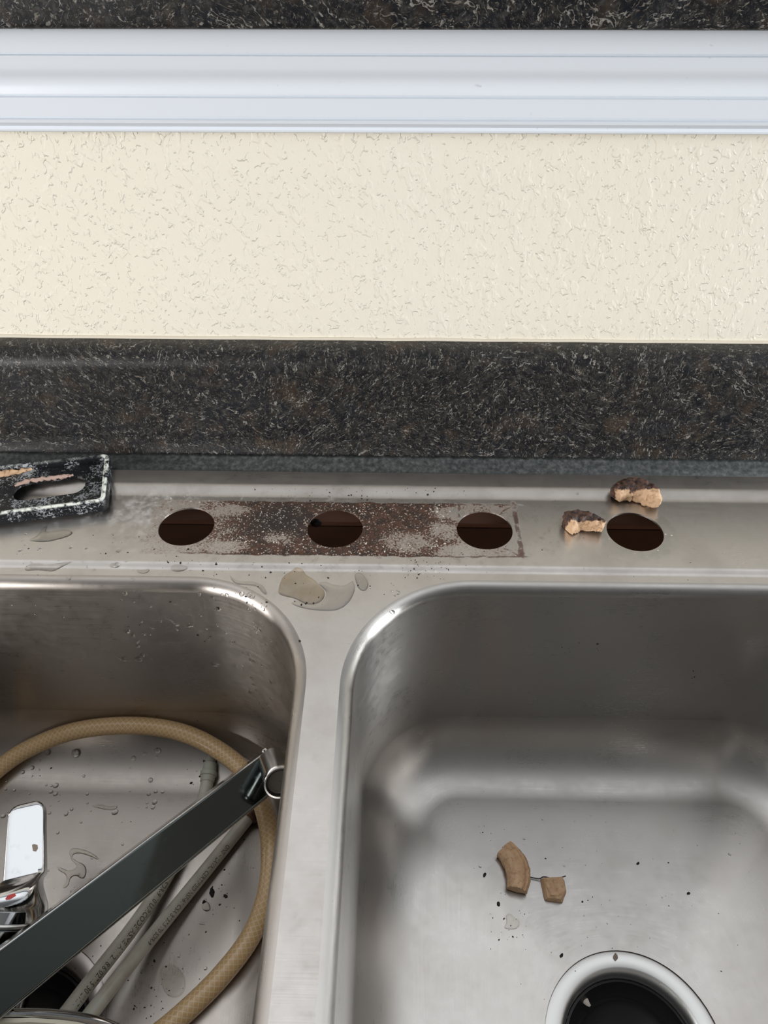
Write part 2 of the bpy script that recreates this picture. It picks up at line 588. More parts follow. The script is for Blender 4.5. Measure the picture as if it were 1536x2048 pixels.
MAT['cabinet'] = plain('dark_stained_board', (0.20, 0.105, 0.07), 0.7)
MAT['aerator_mesh'] = plain('aerator_screen', (0.08, 0.075, 0.065), 0.6, 0.5)
MAT['ink'] = plain('black_print', (0.022, 0.022, 0.021), 0.6)
MAT['grit'] = plain('black_grit', (0.012, 0.009, 0.008), 0.8)
MAT['thread'] = plain('grey_fibre', (0.06, 0.05, 0.055), 0.8)


def trim_material():
    t = NT('white_gloss_paint')
    c = t.coords()
    sp = t.smooth(t.noise(c, 210, 2, 0.5), 0.74, 0.80)
    col = t.mix(t.math('MULTIPLY', sp, 0.35), (0.74, 0.78, 0.83), (0.35, 0.36, 0.38))
    b = t.bump(t.noise(t.coords((0.2, 1, 1)), 120, 3), 0.06, 0.0006)
    t.bsdf(Base_Color=col, Roughness=0.33, Normal=b)
    return t.m


MAT['trim'] = trim_material()
MAT['caulk'] = plain('cream_caulk', (0.66, 0.60, 0.49), 0.6)
MAT['floor'] = plain('kitchen_floor', (0.20, 0.15, 0.11), 0.5)


def hose_material():
    t = NT('amber_braided_vinyl')
    u, v, _ = t.xyz(t.coords(kind='UV'))
    lines = None
    for sgn in (1, -1):
        ph = t.math('ADD', t.math('MULTIPLY', u, 260.0), t.math('MULTIPLY', v, 9.0 * sgn))
        fr = t.math('ABSOLUTE', t.math('SUBTRACT', t.math('FRACT', ph), 0.5))
        l = t.smooth(fr, 0.05, 0.15, 1.0, 0.0)
        lines = l if lines is None else t.math('MAXIMUM', lines, l)
    c = t.coords()
    nz = t.noise(c, 30, 3)
    base = t.mix(nz, (0.47, 0.285, 0.115), (0.64, 0.44, 0.22))
    col = t.mix(t.math('MULTIPLY', lines, 0.55), base, (0.72, 0.60, 0.42))
    t.bsdf(Base_Color=col, Roughness=0.30, Normal=t.bump(lines, 0.15, 0.0004), Subsurface_Weight=0.15, Subsurface_Radius=(0.006, 0.004, 0.002), Subsurface_Scale=0.5, Coat_Weight=0.3, Coat_Roughness=0.15)
    return t.m


def tube_material():
    t = NT('grey_supply_tube')
    c = t.coords()
    col = t.mix(t.smooth(t.noise(c, 60, 3), 0.4, 0.7), (0.48, 0.475, 0.405), (0.39, 0.365, 0.305))
    t.bsdf(Base_Color=col, Roughness=0.38)
    return t.m


def putty_material(name, dark=0.0, gy=90.0, gz=60.0):
    t = NT(name)
    c = t.coords()
    x, y, z = t.xyz(c)
    n = t.noise(c, 170, 4, 0.6)
    n2 = t.noise(c, 420, 3, 0.6)
    base = t.mix(n, (0.36, 0.205, 0.105), (0.70, 0.48, 0.30))
    base = t.mix(t.math('MULTIPLY', t.smooth(n2, 0.52, 0.7), 0.5), base, (0.22, 0.11, 0.05))
    if dark > 0:
        g = t.math('ADD', t.math('ADD', t.math('MULTIPLY', y, gy), t.math('MULTIPLY', z, gz)), t.math('MULTIPLY', t.math('SUBTRACT', n, 0.5), 1.6))
        k = t.smooth(g, 0.30 - dark, 0.52 - dark)
        base = t.mix(k, base, t.mix(t.smooth(n2, 0.4, 0.6), (0.020, 0.011, 0.009), (0.085, 0.036, 0.020)))
    t.bsdf(Base_Color=base, Roughness=0.62, Normal=t.bump(n2, 0.35, 0.0008))
    return t.m


def plate_material():
    t = NT('black_plastic_with_limescale')
    c = t.coords()
    x, y, z = t.xyz(c)
    n = t.noise(c, 480, 4, 0.65, 1.2)
    n2 = t.noise(c, 55, 3, 0.6)
    v = t.math('ADD', n, t.math('MULTIPLY', t.math('SUBTRACT', n2, 0.5), 0.8))
    sc = t.smooth(v, 0.56, 0.68)
    col = t.mix(t.math('MULTIPLY', sc, 0.75), (0.010, 0.011, 0.013), (0.42, 0.44, 0.46))
    tan = t.math('MULTIPLY', t.smooth(t.math('ADD', n2, t.math('MULTIPLY', y, 6.0)), 0.55, 0.66), t.smooth(x, -0.03, -0.07))
    col = t.mix(tan, col, (0.40, 0.23, 0.12))
    side = t.math('MAXIMUM', t.smooth(y, 0.012, 0.0, 0.12, 1.0), t.smooth(x, 0.058, 0.062))
    crust = t.math('MULTIPLY', t.math('MULTIPLY', t.smooth(z, 0.0084, 0.0096), t.smooth(t.noise(c, 240, 3), 0.34, 0.56)), side)
    col = t.mix(crust, col, (0.74, 0.76, 0.69))
    t.bsdf(Base_Color=col, Roughness=t.mix(sc, (0.22, 0.22, 0.22), (0.6, 0.6, 0.6)), Normal=t.bump(v, 0.4, 0.0006))
    return t.m


def water_material(name, tint=(0.93, 0.92, 0.90)):
    t = NT(name)
    tr = t.n('ShaderNodeBsdfTransparent'); tr.inputs[0].default_value = (*tint, 1)
    gl = t.n('ShaderNodeBsdfGlossy'); gl.inputs['Roughness'].default_value = 0.03
    fr = t.n('ShaderNodeFresnel'); fr.inputs['IOR'].default_value = 1.33
    mx = t.n('ShaderNodeMixShader')
    t.t.links.new(fr.outputs[0], mx.inputs[0]); t.t.links.new(tr.outputs[0], mx.inputs[1]); t.t.links.new(gl.outputs[0], mx.inputs[2])
    t.t.links.new(mx.outputs[0], t.out.inputs['Surface'])
    return t.m


def brown_water_material():
    t = NT('brown_dirty_water')
    c = t.coords()
    n = t.noise(c, 90, 4, 0.6)
    tr = t.n('ShaderNodeBsdfTransparent')
    t.t.links.new(t.mix(t.smooth(n, 0.3, 0.7), (0.97, 0.94, 0.88), (0.86, 0.80, 0.71)), tr.inputs[0])
    gl = t.n('ShaderNodeBsdfGlossy'); gl.inputs['Roughness'].default_value = 0.05
    fr = t.n('ShaderNodeFresnel'); fr.inputs['IOR'].default_value = 1.33
    mx = t.n('ShaderNodeMixShader')
    t.t.links.new(fr.outputs[0], mx.inputs[0]); t.t.links.new(tr.outputs[0], mx.inputs[1]); t.t.links.new(gl.outputs[0], mx.inputs[2])
    t.t.links.new(mx.outputs[0], t.out.inputs['Surface'])
    return t.m


MAT['hose'] = hose_material()
MAT['tube'] = tube_material()
MAT['plate'] = plate_material()
MAT['water'] = water_material('clear_water')
MAT['brown_water'] = brown_water_material()
dt = NT('water_drop')
dt.bsdf(Base_Color=(0.96, 0.96, 0.96), Roughness=0.02, IOR=1.33, Transmission_Weight=1.0)
MAT['drop'] = dt.m
MAT['collar'] = plain('pale_green_plastic', (0.42, 0.43, 0.37), 0.45)


def rust_fitting():
    t = NT('rusty_brass_fitting')
    n = t.noise(t.coords(), 260, 4, 0.6)
    t.bsdf(Base_Color=t.mix(n, (0.045, 0.022, 0.014), (0.20, 0.095, 0.055)), Roughness=0.5, Metallic=0.4)
    return t.m


MAT['fitting'] = rust_fitting()
MAT['putty_tan'] = putty_material('tan_dried_putty')
MAT['putty_back'] = putty_material('tan_putty_dirty_back', 0.25, 170.0, 60.0)
MAT['putty_dark'] = putty_material('tan_putty_dark_top', 0.25, 190.0, 40.0)

# ------------------------------------------------------------------ setting: wall, trim, floor
WALL_Y = 0.100
bm = bmesh.new(); add_box(bm, -1.3, 1.3, WALL_Y, WALL_Y + 0.11, -0.912, 0.2790)
struct(from_bm('wall_back', bm, MAT['wall'], smooth=False))
bm = bmesh.new(); add_box(bm, -1.3, 1.3, -1.6, WALL_Y + 0.11, -0.935, -0.912)
struct(from_bm('floor', bm, MAT['floor'], smooth=False))


def profile_x(bm, prof, x0, x1, closed=True, nx=1):
    """prof: list of (y, z) swept along X"""
    rows = []
    for i in range(nx + 1):
        x = x0 + (x1 - x0) * i / nx
        rows.append([bm.verts.new((x, y, z)) for y, z in prof])
    n = len(prof)
    for a, b in zip(rows[:-1], rows[1:]):
        for j in range(n if closed else n - 1):
            j2 = (j + 1) % n
            bm.faces.new((a[j], a[j2], b[j2], b[j]))
    if closed:
        bm.faces.new(rows[0][::-1]); bm.faces.new(rows[-1])


# white moulding under the bar ledge: (outward from wall, height)
mould = [(0.0, 0.2240), (0.0065, 0.2240), (0.0078, 0.2248), (0.0080, 0.2258), (0.0072, 0.2272), (0.0086, 0.2285), (0.0100, 0.2298), (0.0104, 0.2315),
         (0.0086, 0.2320), (0.0086, 0.2328), (0.0108, 0.2333), (0.0114, 0.2431), (0.0096, 0.2437), (0.0096, 0.2444), (0.0118, 0.2449)]
for k in range(0, 11):           # hollow then swell
    t_ = k / 10
    mould.append((0.0118 + 0.0040 * t_ - 0.0020 * math.sin(PI * min(1, t_ * 1.6)), 0.2450 + 0.0195 * t_))
mould += [(0.0138, 0.2649), (0.0138, 0.2656), (0.0166, 0.2661), (0.0172, 0.2720), (0.0180, 0.2790), (0.0, 0.2790)]
bm = bmesh.new(); profile_x(bm, [(WALL_Y - d, z) for d, z in mould], -1.25, 1.25)
struct(auto_smooth(from_bm('trim_1', bm, MAT['trim']), 25))

# bead of caulk where the backsplash meets the wall
bm = bmesh.new()
cp = []
for i in range(161):
    xx = -0.8 + 1.6 * i / 160
    cp.append(Vector((xx, WALL_Y - 0.0006, 0.0878 + 0.0006 * noise.noise(Vector((xx * 30, 0, 0))))))
sweep(bm, cp, [(0.0015 * math.cos(a * PI / 4), 0.0012 * math.sin(a * PI / 4)) for a in range(8)])
struct(from_bm('trim_2', bm, MAT['caulk']))

# raised bar ledge
bm = bmesh.new()
LF, LB = 0.067, 0.42
pr = []
def arc(cy, cz, r, a0, a1, n=6):
    return [(cy + r * math.cos(a0 + (a1 - a0) * k / n), cz + r * math.sin(a0 + (a1 - a0) * k / n)) for k in range(n + 1)]
pr += arc(LF + 0.003, 0.2793 + 0.003, 0.003, 1.5 * PI, PI, 4)
pr += arc(LF + 0.006, 0.3200 - 0.006, 0.006, PI, PI / 2, 6)
pr += [(LB, 0.3200), (LB, 0.2793)]
profile_x(bm, pr, -1.28, 1.28)
tag(auto_smooth(from_bm('bar_ledge', bm, MAT['granite_bar']), 30), 'dark speckled laminate bar ledge overhanging the white moulding at the top', 'counter')

# lower countertop with integral backsplash
CT = -0.001
counter = tag(empty('countertop', (0, 0, 0)), 'dark speckled laminate countertop with backsplash behind the steel sink', 'countertop')
bm = bmesh.new()
prism(bm, [(-1.28, -0.56), (1.28, -0.56), (1.28, 0.0605), (-1.28, 0.0605)], [[(-0.456, -0.490), (0.357, -0.490), (0.357, 0.0475), (-0.456, 0.0475)]], CT - 0.0015, CT)
from_bm('work_surface', bm, MAT['granite'], counter, smooth=False)
bm = bmesh.new()
prism(bm, [(-1.28, -0.56), (1.28, -0.56), (1.28, 0.0605), (-1.28, 0.0605)], [[(-0.456, -0.490), (0.357, -0.490), (0.357, 0.0475), (-0.456, 0.0475)]], CT - 0.038, CT - 0.0015)
from_bm('substrate', bm, plain('brown_particle_board', (0.36, 0.20, 0.14), 0.8), counter, smooth=False)['label'] = 'brown particle board core'
bm = bmesh.new()
lathe(bm, [(0.0001, -0.003), (0.0042, -0.003), (0.0042, 0.0003), (0.0001, 0.0004)], on_y(632, 1046, 0.0474), (0, -1, 0), 24)
from_bm('knot_hole', bm, MAT['rubber'], counter)
bs = [(0.0605, CT - 0.038), (0.0605, CT)]
bs += [(0.0605 + 0.0125 * k / 6, CT + 0.0032 * (k / 6) ** 1.15) for k in range(1, 7)]
bs += [(0.0750, CT + 0.0048), (0.0768, CT + 0.0080), (0.0782, CT + 0.0125), (0.0790, CT + 0.0180)]
bs += arc(0.079 + 0.014, 0.0735, 0.014, PI, PI / 2, 10)
bs += [(0.0995, 0.0875), (0.0995, CT - 0.038)]
bm = bmesh.new(); profile_x(bm, bs, -1.28, 1.28)
auto_smooth(from_bm('backsplash', bm, MAT['granite'], counter), 35)

# greyish mottled strip, lighter than the laminate, along the foot of the backsplash
st_ = NT('grey_mottled')
sc_ = st_.coords()
st_.bsdf(Base_Color=st_.ramp(st_.noise(sc_, 300, 4, 0.65), [(0.36, (0.022, 0.025, 0.025)), (0.52, (0.055, 0.060, 0.058)), (0.68, (0.105, 0.108, 0.102))]), Roughness=0.45)
bm = bmesh.new()
profile_x(bm, [(0.0592, CT + 0.0002), (0.0600, CT + 0.0012), (0.0660, CT + 0.0028), (0.0715, CT + 0.0050), (0.0735, CT + 0.0058), (0.0740, CT + 0.0030), (0.0600, CT - 0.0004)], -1.27, 1.27)
from_bm('backsplash_foot_strip', bm, st_.m, counter)['label'] = 'grey mottled strip at the foot of the backsplash'

# sink base cabinet, seen only through the tap holes
cab = tag(empty('sink_cabinet', (-0.05, -0.2, -0.912)), 'dark brown wooden cabinet interior seen through the sink tap holes', 'cabinet')
def cab_box(name, *a):
    bm = bmesh.new(); add_box(bm, *a)
    bm_loc = cab.location
    bmesh.ops.translate(bm, verts=bm.verts, vec=-bm_loc)
    return from_bm(name, bm, MAT['cabinet'], cab, smooth=False)
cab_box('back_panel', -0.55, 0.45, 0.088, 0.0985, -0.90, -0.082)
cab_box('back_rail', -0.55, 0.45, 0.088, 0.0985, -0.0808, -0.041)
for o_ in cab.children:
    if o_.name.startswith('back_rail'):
        o_.data.materials[0] = plain('brown_board_lightened', (0.42, 0.24, 0.17), 0.7)  # board colour lightened to make up for the shade under the counter
        o_['label'] = 'upper board, its brown lightened against the shade'
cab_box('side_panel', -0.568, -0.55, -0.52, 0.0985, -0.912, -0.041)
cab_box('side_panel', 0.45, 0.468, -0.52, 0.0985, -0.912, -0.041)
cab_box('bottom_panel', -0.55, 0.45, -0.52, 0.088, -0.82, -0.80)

# ------------------------------------------------------------------ sink
SX0, SX1, SY0, SY1 = -0.468, 0.369, -0.501, 0.058
BOWLS = [(-0.0400, 0.3140, -0.4595, -0.0445, 0.137), (-0.4130, -0.0590, -0.4595, -0.0445, -0.236)]
DRAIN_Y = -0.252
R_OUT = 0.0815
RO = 0.0075


def h_deck(y):
    def ss(t): t = max(0, min(1, t)); return t * t * (3 - 2 * t)
    z = -0.0022 + 0.0022 * ss((y + 0.0395) / 0.0065)
    z += 0.0034 * ss((y - 0.0300) / 0.0120)
    if y > 0.0555: z -= 0.0040 * ((y - 0.0555) / 0.0025) ** 2
    return z


def deck_mesh():
    outer = [(p[0], p[1]) for p in rounded_rect(SX0, SX1, SY0, SY1, 0.03, 10, 8)]
    holes = []
    for i in range(4):
        cx = (i - 1.5) * 0.1016
        holes.append([(cx + 0.0189 * math.cos(2 * PI * k / 72), 0.0189 * math.sin(2 * PI * k / 72)) for k in range(72)])
    for x0, x1, y0, y1, dx in BOWLS:
        holes.append([(p[0], p[1]) for p in rounded_rect(x0, x1, y0, y1, R_OUT, 24, 14)])
    ys = [0.0575, 0.0566, 0.0555, 0.0420, 0.0405, 0.0385, 0.036, 0.0335, 0.0315, 0.030, -0.033, -0.0343, -0.0355, -0.0368, -0.0382, -0.0395]
    ee = []
    for yy in ys:
        xa, xb = SX0 + 0.004, SX1 - 0.004
        if yy > 0.028: xa, xb = SX0 + 0.028, SX1 - 0.028
        n = 14
        for k in range(n):
            ee.append(((xa + (xb - xa) * k / n, yy), (xa + (xb - xa) * (k + 1) / n, yy)))
    V, F = triangulate(outer, holes, extra_edges=ee)
    me = bpy.data.meshes.new('deck')
    vs = [(v.x, v.y, h_deck(v.y)) for v in V]
    fs = [list(f) for f in F]
    nrm = []
    for v in V:
        d = (h_deck(v.y + 1e-4) - h_deck(v.y - 1e-4)) / 2e-4
        nrm.append(Vector((0, -d, 1)).normalized())
    # lip at the tap holes (metal thickness)
    cnt = {}
    for f in F:
        for a, b in zip(f, list(f[1:]) + [f[0]]): cnt[(a, b)] = 1
    low = {}
    for (a, b) in list(cnt):
        if (b, a) in cnt: continue
        mid = (V[a] + V[b]) / 2
        c = None
        for i in range(4):
            cc = Vector(((i - 1.5) * 0.1016, 0))
            if (mid - cc).length < 0.022: c = cc
        outer_edge = mid.x < SX0 + 0.031 or mid.x > SX1 - 0.031 or mid.y > SY1 - 0.031 or mid.y < SY0 + 0.031
        if c is None and not (outer_edge and not any(x0 - 0.001 < mid.x < x1 + 0.001 and y0 - 0.001 < mid.y < y1 + 0.001 for x0, x1, y0, y1, _ in BOWLS)): continue
        ids = []
        for i in (a, b):
            nn = Vector((c.x - V[i].x, c.y - V[i].y, 0)).normalized() if c is not None else Vector((0, 1, 0)) if V[i].y > 0 else Vector((V[i].x, 0, 0)).normalized()
            for zz in (0.0, -0.0012 if c is not None else -0.0035):
                vs.append((V[i].x, V[i].y, h_deck(V[i].y) + zz)); nrm.append(nn)
            ids.append((len(vs) - 2, len(vs) - 1))
        fs.append([ids[0][0], ids[0][1], ids[1][1], ids[1][0]])
    me.from_pydata(vs, [], fs)
    uv = me.uv_layers.new(name='UVMap')
    for l in me.loops:
        co = me.vertices[l.vertex_index].co
        uv.data[l.index].uv = (co.x, co.y)
    for p in me.polygons: p.use_smooth = True
    me.normals_split_custom_set_from_vertices(nrm)
    return me


def bowl_mesh(x0, x1, y0, y1, dx):
    """rings from the rolled rim down the wall, round the fillet and in to the drain"""
    zt = h_deck(-0.05)
    prof = []          # inset, z, normal (inward, up)
    for k in range(9):
        a = (PI / 2) * k / 8
        prof.append((RO * math.sin(a), zt - RO * (1 - math.cos(a)), math.sin(a), math.cos(a)))
    zw = -0.142
    for k in range(1, 13):
        t = k / 12
        prof.append((RO + 0.002 * t, zt - RO + (zw - zt + RO) * t, 1.0, 0.012))
    RF = 0.045
    for k in range(17):                 # a faint crease where wall and fillet meet
        a = 0.10 + (PI / 2 - 0.10) * k / 16
        prof.append((RO + 0.002 + 0.0001 + RF * (math.cos(0.10) - math.cos(a)), zw - 0.0002 - RF * (math.sin(a) - math.sin(0.10)), math.cos(a), math.sin(a)))
    base = rounded_rect(x0, x1, y0, y1, R_OUT, 24, 14)
    n = len(base)
    vs = []; nrm = []; uvs = []
    per = [0.0]
    for i in range(n):
        p, q = base[i], base[(i + 1) % n]
        per.append(per[-1] + math.hypot(q[0] - p[0], q[1] - p[1]))
    v_run = 0.0; rings = 0; last = None
    for ins, z, ni, nu in prof:
        if last is not None: v_run += math.hypot(ins - last[0], z - last[1])
        last = (ins, z)
        for i, (x, y, nx, ny) in enumerate(base):
            vs.append((x - nx * ins, y - ny * ins, z))
            nrm.append(Vector((-nx * ni, -ny * ni, nu)).normalized())
            uvs.append((per[i], v_run))
        rings += 1
    li = prof[-1][0]; zf = prof[-1][1]
    RD = 0.0535
    m = 10
    for k in range(1, m + 1):
        t = k / m
        for i, (x, y, nx, ny) in enumerate(base):
            px, py = x - nx * li, y - ny * li
            a = math.atan2(py - DRAIN_Y, px - dx)
            qx, qy = dx + RD * math.cos(a), DRAIN_Y + RD * math.sin(a)
            X, Y = px + (qx - px) * t, py + (qy - py) * t
            vs.append((X, Y, zf - 0.0035 * t))
            nrm.append(Vector((-0.02 * math.cos(a), -0.02 * math.sin(a), 1)).normalized())
            uvs.append((per[i], v_run + t * 0.12))
        rings += 1
    fs = []
    for r in range(rings - 1):
        for i in range(n):
            i2 = (i + 1) % n
            fs.append((r * n + i, (r + 1) * n + i, (r + 1) * n + i2, r * n + i2))
    me = bpy.data.meshes.new('bowl')
    me.from_pydata(vs, [], fs)
    # make sure faces look up / inward
    if me.polygons[(rings - 2) * n].normal.z < 0:
        me.flip_normals()
    uv = me.uv_layers.new(name='UVMap')
    nfloor = len(prof)
    for p in me.polygons:
        p.use_smooth = True
        r = p.index // n
        for li_ in p.loop_indices:
            vi = me.loops[li_].vertex_index
            u, v = uvs[vi]
            if vi % n == 0 and p.index % n == n - 1: u = per[n]
            uv.data[li_].uv = (u, v)
    me.normals_split_custom_set_from_vertices(nrm)
    return me


sink = tag(empty('kitchen_sink', (0, 0, 0)), 'brushed stainless steel double bowl sink with four round tap holes', 'sink')
deck = link('deck', deck_mesh(), MAT['steel_deck'], sink)
bowl_r = link('bowl', bowl_mesh(*BOWLS[0]), MAT['steel_bowl'], sink)
bowl_l = link('bowl', bowl_mesh(*BOWLS[1]), MAT['steel_bowl_left'], sink)
bowl_r['label'] = 'clean right bowl'
bowl_l['label'] = 'left bowl with standing water and hoses'
FLOOR_Z = -0.1905


def drain(dx, mat_f):
    bm = bmesh.new()
    zf = FLOOR_Z
    lathe(bm, [(0.0405, zf - 0.055), (0.0405, zf - 0.006), (0.0415, zf - 0.001), (0.0432, zf + 0.0018), (0.0445, zf + 0.0026), (0.0530, zf + 0.0034), (0.0548, zf + 0.0026), (0.0555, zf + 0.0005), (0.0555, zf - 0.003)], (dx, DRAIN_Y, 0), (0, 0, 1), 96)
    f = auto_smooth(from_bm('drain_flange', bm, mat_f, sink), 50)
    bm = bmesh.new()
    lathe(bm, [(0.0400, zf - 0.007), (0.0385, zf - 0.0065), (0.0375, zf - 0.010), (0.0330, zf - 0.018), (0.0310, zf - 0.0165), (0.0290, zf - 0.020), (0.018, zf - 0.028), (0.011, zf - 0.032), (0.010, zf - 0.052)], (dx, DRAIN_Y, 0), (0, 0, 1), 72)
    g = auto_smooth(from_bm('splash_guard', bm, MAT['rubber'], f), 50)
    bm = bmesh.new()
    lathe(bm, [(0.001, zf - 0.0545), (0.0403, zf - 0.0545)], (dx, DRAIN_Y, 0), (0, 0, 1), 48)
    from_bm('drain_bottom', bm, MAT['rubber'], f)
    return f


drain(BOWLS[0][4], MAT['steel_flange'])
drain(BOWLS[1][4], plain('stained_steel_flange', (0.50, 0.46, 0.44), 0.35, 1.0))

# surfaces that small things rest on
bpy.context.view_layer.update()


def bvh_of(objs):
    V = []; F = []
    for o in objs:
        b = len(V); mw = o.matrix_world
        V += [mw @ v.co for v in o.data.vertices]
        F += [[b + i for i in p.vertices] for p in o.data.polygons]
    return BVHTree.FromPolygons(V, F)


SINK = bvh_of([deck, bowl_r, bowl_l])
RING = bvh_of([o for o in COL.objects if o.name.startswith('drain_flange')] + [deck, bowl_r, bowl_l])


def on_sink(px, py, h=0.0, tree=None):
    """point of the sink surface under a pixel, then h away from it along its normal"""
    d = ray_px(px, py).normalized()
    hit, nr, _, _ = (tree or SINK).ray_cast(CAM_POS, d)
    if hit is None:
        hit = on_z(px, py, FLOOR_Z); nr = Vector((0, 0, 1))
    if nr.dot(d) > 0: nr = -nr
    # slide back up the sight line until h above the surface
    return hit - d * (h / max(0.25, -nr.dot(d))), nr


def down(x, y, tree=None):
    hit, nr, _, _ = (tree or SINK).ray_cast(Vector((x, y, 0.05)), Vector((0, 0, -1)))
    if hit is None: return Vector((x, y, FLOOR_Z)), Vector((0, 0, 1))
    if nr.z < 0: nr = -nr
    return hit, nr


# ------------------------------------------------------------------ faucet lying in the left bowl
faucet_at = Vector((-0.25, -0.24, -0.188))
faucet = tag(empty('faucet', faucet_at), 'removed chrome single lever kitchen faucet lying across the left bowl', 'faucet')


def fa(name, bm, mat, parent=None, smooth=True, angle=40):
    bmesh.ops.translate(bm, verts=bm.verts, vec=-faucet_at)
    o = from_bm(name, bm, mat, parent or faucet, smooth)
    if parent is not None and parent is not faucet:
        pass
    return auto_smooth(o, angle)


# spout: a flat bar with a rounded end; its underside looks at the camera
SB = on_z(556, 1530, -0.118)        # centre of the outlet end
SA = on_z(-45, 2002, -0.088)        # root, beside the body
ax = (SB - SA).normalized()
mid = (SA + SB) / 2
view = (CAM_POS - mid).normalized()
vperp = (view - ax * view.dot(ax)).normalized()      # towards the camera, square to the bar
low = ax.cross(vperp).normalized()
if low.z > 0 : low = -low                            # towards the lower edge of the bar
tilt = math.radians(5)
nf = (vperp * math.cos(tilt) + low * math.sin(tilt)).normalized()    # visible wide face
wd = ax.cross(nf).normalized()
if wd.dot(low) < 0: wd = -wd
HW = 0.0125; TH = 0.024


def spout_outline():
    L = (SB - SA).length
    pts = []
    for k in range(17):
        a = -PI / 2 + PI * k / 16
        pts.append((L + HW * math.cos(a) * 0.9, HW * math.sin(a)))
    pts += [(0.0, HW * 1.18), (0.0, -HW * 1.18)]
    return pts


bm = bmesh.new()
out = spout_outline()
lev = [(0.0012, 0.0), (0.0, 0.0012), (0.0, TH - 0.002), (0.0022, TH)]
rings = []
for ins, dpt in lev:
    ring = []
    for x_, y_ in out:
        c = Vector((min(x_, (SB - SA).length), 0)); d = Vector((x_, y_)) - c
        if d.length > 1e-6: d = d * (1 - ins / d.length)
        q = c + d
        ring.append(bm.verts.new(SA + ax * q.x + wd * q.y - nf * dpt))
    rings.append(ring)
for a, b in zip(rings[:-1], rings[1:]):
    for j in range(len(a)):
        j2 = (j + 1) % len(a)
        bm.faces.new((a[j], a[j2], b[j2], b[j]))
bm.faces.new(rings[0]); bm.faces.new(rings[-1][::-1])
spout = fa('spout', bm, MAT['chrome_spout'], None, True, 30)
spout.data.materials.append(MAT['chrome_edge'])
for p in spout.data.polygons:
    if abs(p.normal.dot(nf)) < 0.9: p.material_index = 1  # narrow faces take lighter chrome; wide faces keep the painted dark reflection
bevel(spout, 0.0008, 3, 30)

# aerator: short tube with a ringed outlet, at the end of the underside
dn = (-CAM_U).normalized()
aer = (view * 0.88 + dn * 0.48).normalized()
ac = on_z(560, 1564, -0.100) - aer * 0.0165
bm = bmesh.new()
lathe(bm, [(0.0100, -0.012), (0.0100, 0.0135), (0.0109, 0.0145), (0.0110, 0.0172), (0.0104, 0.0182), (0.0094, 0.0180), (0.0088, 0.0150)], ac, aer, 48)
aero = fa('aerator', bm, MAT['chrome'], spout, True, 35)
bm = bmesh.new()
lathe(bm, [(0.0088, 0.0148), (0.0078, 0.0163), (0.0070, 0.0155), (0.0003, 0.0152)], ac, aer, 40)
fa('aerator_screen', bm, MAT['aerator_mesh'], spout, True, 35)
bm = bmesh.new()
lathe(bm, [(0.0022, -0.004), (0.0022, 0.0015), (0.0016, 0.0022), (0.0002, 0.0022)], SB - wd * (HW * 0.95) - nf * 0.006, -wd, 16)
fa('stop_pin', bm, MAT['chrome'], spout, True, 35)

# body lies with its foot towards the camera
BT = on_z(6, 1848, -0.137)
baxis = Vector((0.05, 0.86, 0.42)).normalized()
BR = 0.0235
bm = bmesh.new()
lathe(bm, [(0.001, -0.078), (BR - 0.001, -0.078), (BR, -0.077), (BR, -0.026), (BR + 0.0006, -0.0255), (BR + 0.0006, -0.0150), (BR - 0.001, -0.0145), (BR - 0.001, -0.0125), (BR, -0.0120), (BR, -0.0010), (BR - 0.0012, -0.0002)], BT, baxis, 64)
fa('body', bm, MAT['chrome'], None, True, 30)
bm = bmesh.new()
lathe(bm, [(BR + 0.0002, -0.0245), (BR + 0.0013, -0.0240), (BR + 0.0013, -0.0170), (BR + 0.0002, -0.0165)], BT, baxis, 64)
fa('brass_band', bm, plain('grimy_brass_band', (0.16, 0.135, 0.075), 0.45, 0.7), None, True, 30)
bm = bmesh.new()
lathe(bm, [(BR - 0.0010, 0.0), (BR + 0.0012, 0.0004), (BR + 0.0016, 0.0015), (BR + 0.0012, 0.0026), (BR - 0.0010, 0.0030)], BT, baxis, 64)
fa('collar_ring', bm, MAT['steel_flange'], None, True, 60)
# lever: cap that flows into a flat blade
L0 = BT + baxis * 0.003
tip = on_z(50, 1628, -0.112)
kn = on_z(46, 1752, -0.119)
tdir = (tip - kn).normalized()
b_up = Vector((0.0, -0.11, 1.0)); b_up = (b_up - tdir * b_up.dot(tdir)).normalized()
c_up = (Vector((0, 0, 1)) - baxis * baxis.z).normalized()
# centre, half width, half thickness, up, tangent mix, squareness
ctr = [(L0, 0.0238, 0.0238, 0.0, 1.0), (L0 + baxis * 0.006, 0.0238, 0.0236, 0.0, 1.0)]
e0 = L0 + baxis * 0.006
k0 = kn - b_up * 0.004
for k in range(1, 9):
    t_ = k / 8; q_ = t_ * t_ * (3 - 2 * t_)
    ctr.append((e0.lerp(k0, t_) + c_up * (0.006 * math.sin(PI * t_)), 0.0238 + (0.0122 - 0.0238) * q_, 0.0236 + (0.0045 - 0.0236) * q_, q_, 1.0 + (0.30 - 1.0) * q_))
for k in range(1, 9):
    t_ = k / 8
    ctr.append((k0.lerp(tip - b_up * 0.004, t_), 0.0122 - 0.0008 * t_, 0.0045 - 0.0010 * t_, 1.0, 0.30))
for k in range(1, 7):
    a = (PI / 2) * k / 6.3
    ctr.append((tip - b_up * 0.004 + tdir * 0.0080 * math.sin(a), 0.0114 * math.cos(a) ** 0.55, 0.0035 * math.cos(a) ** 0.5, 1.0, 0.30))
bm = bmesh.new()
rings = []
NS = 64
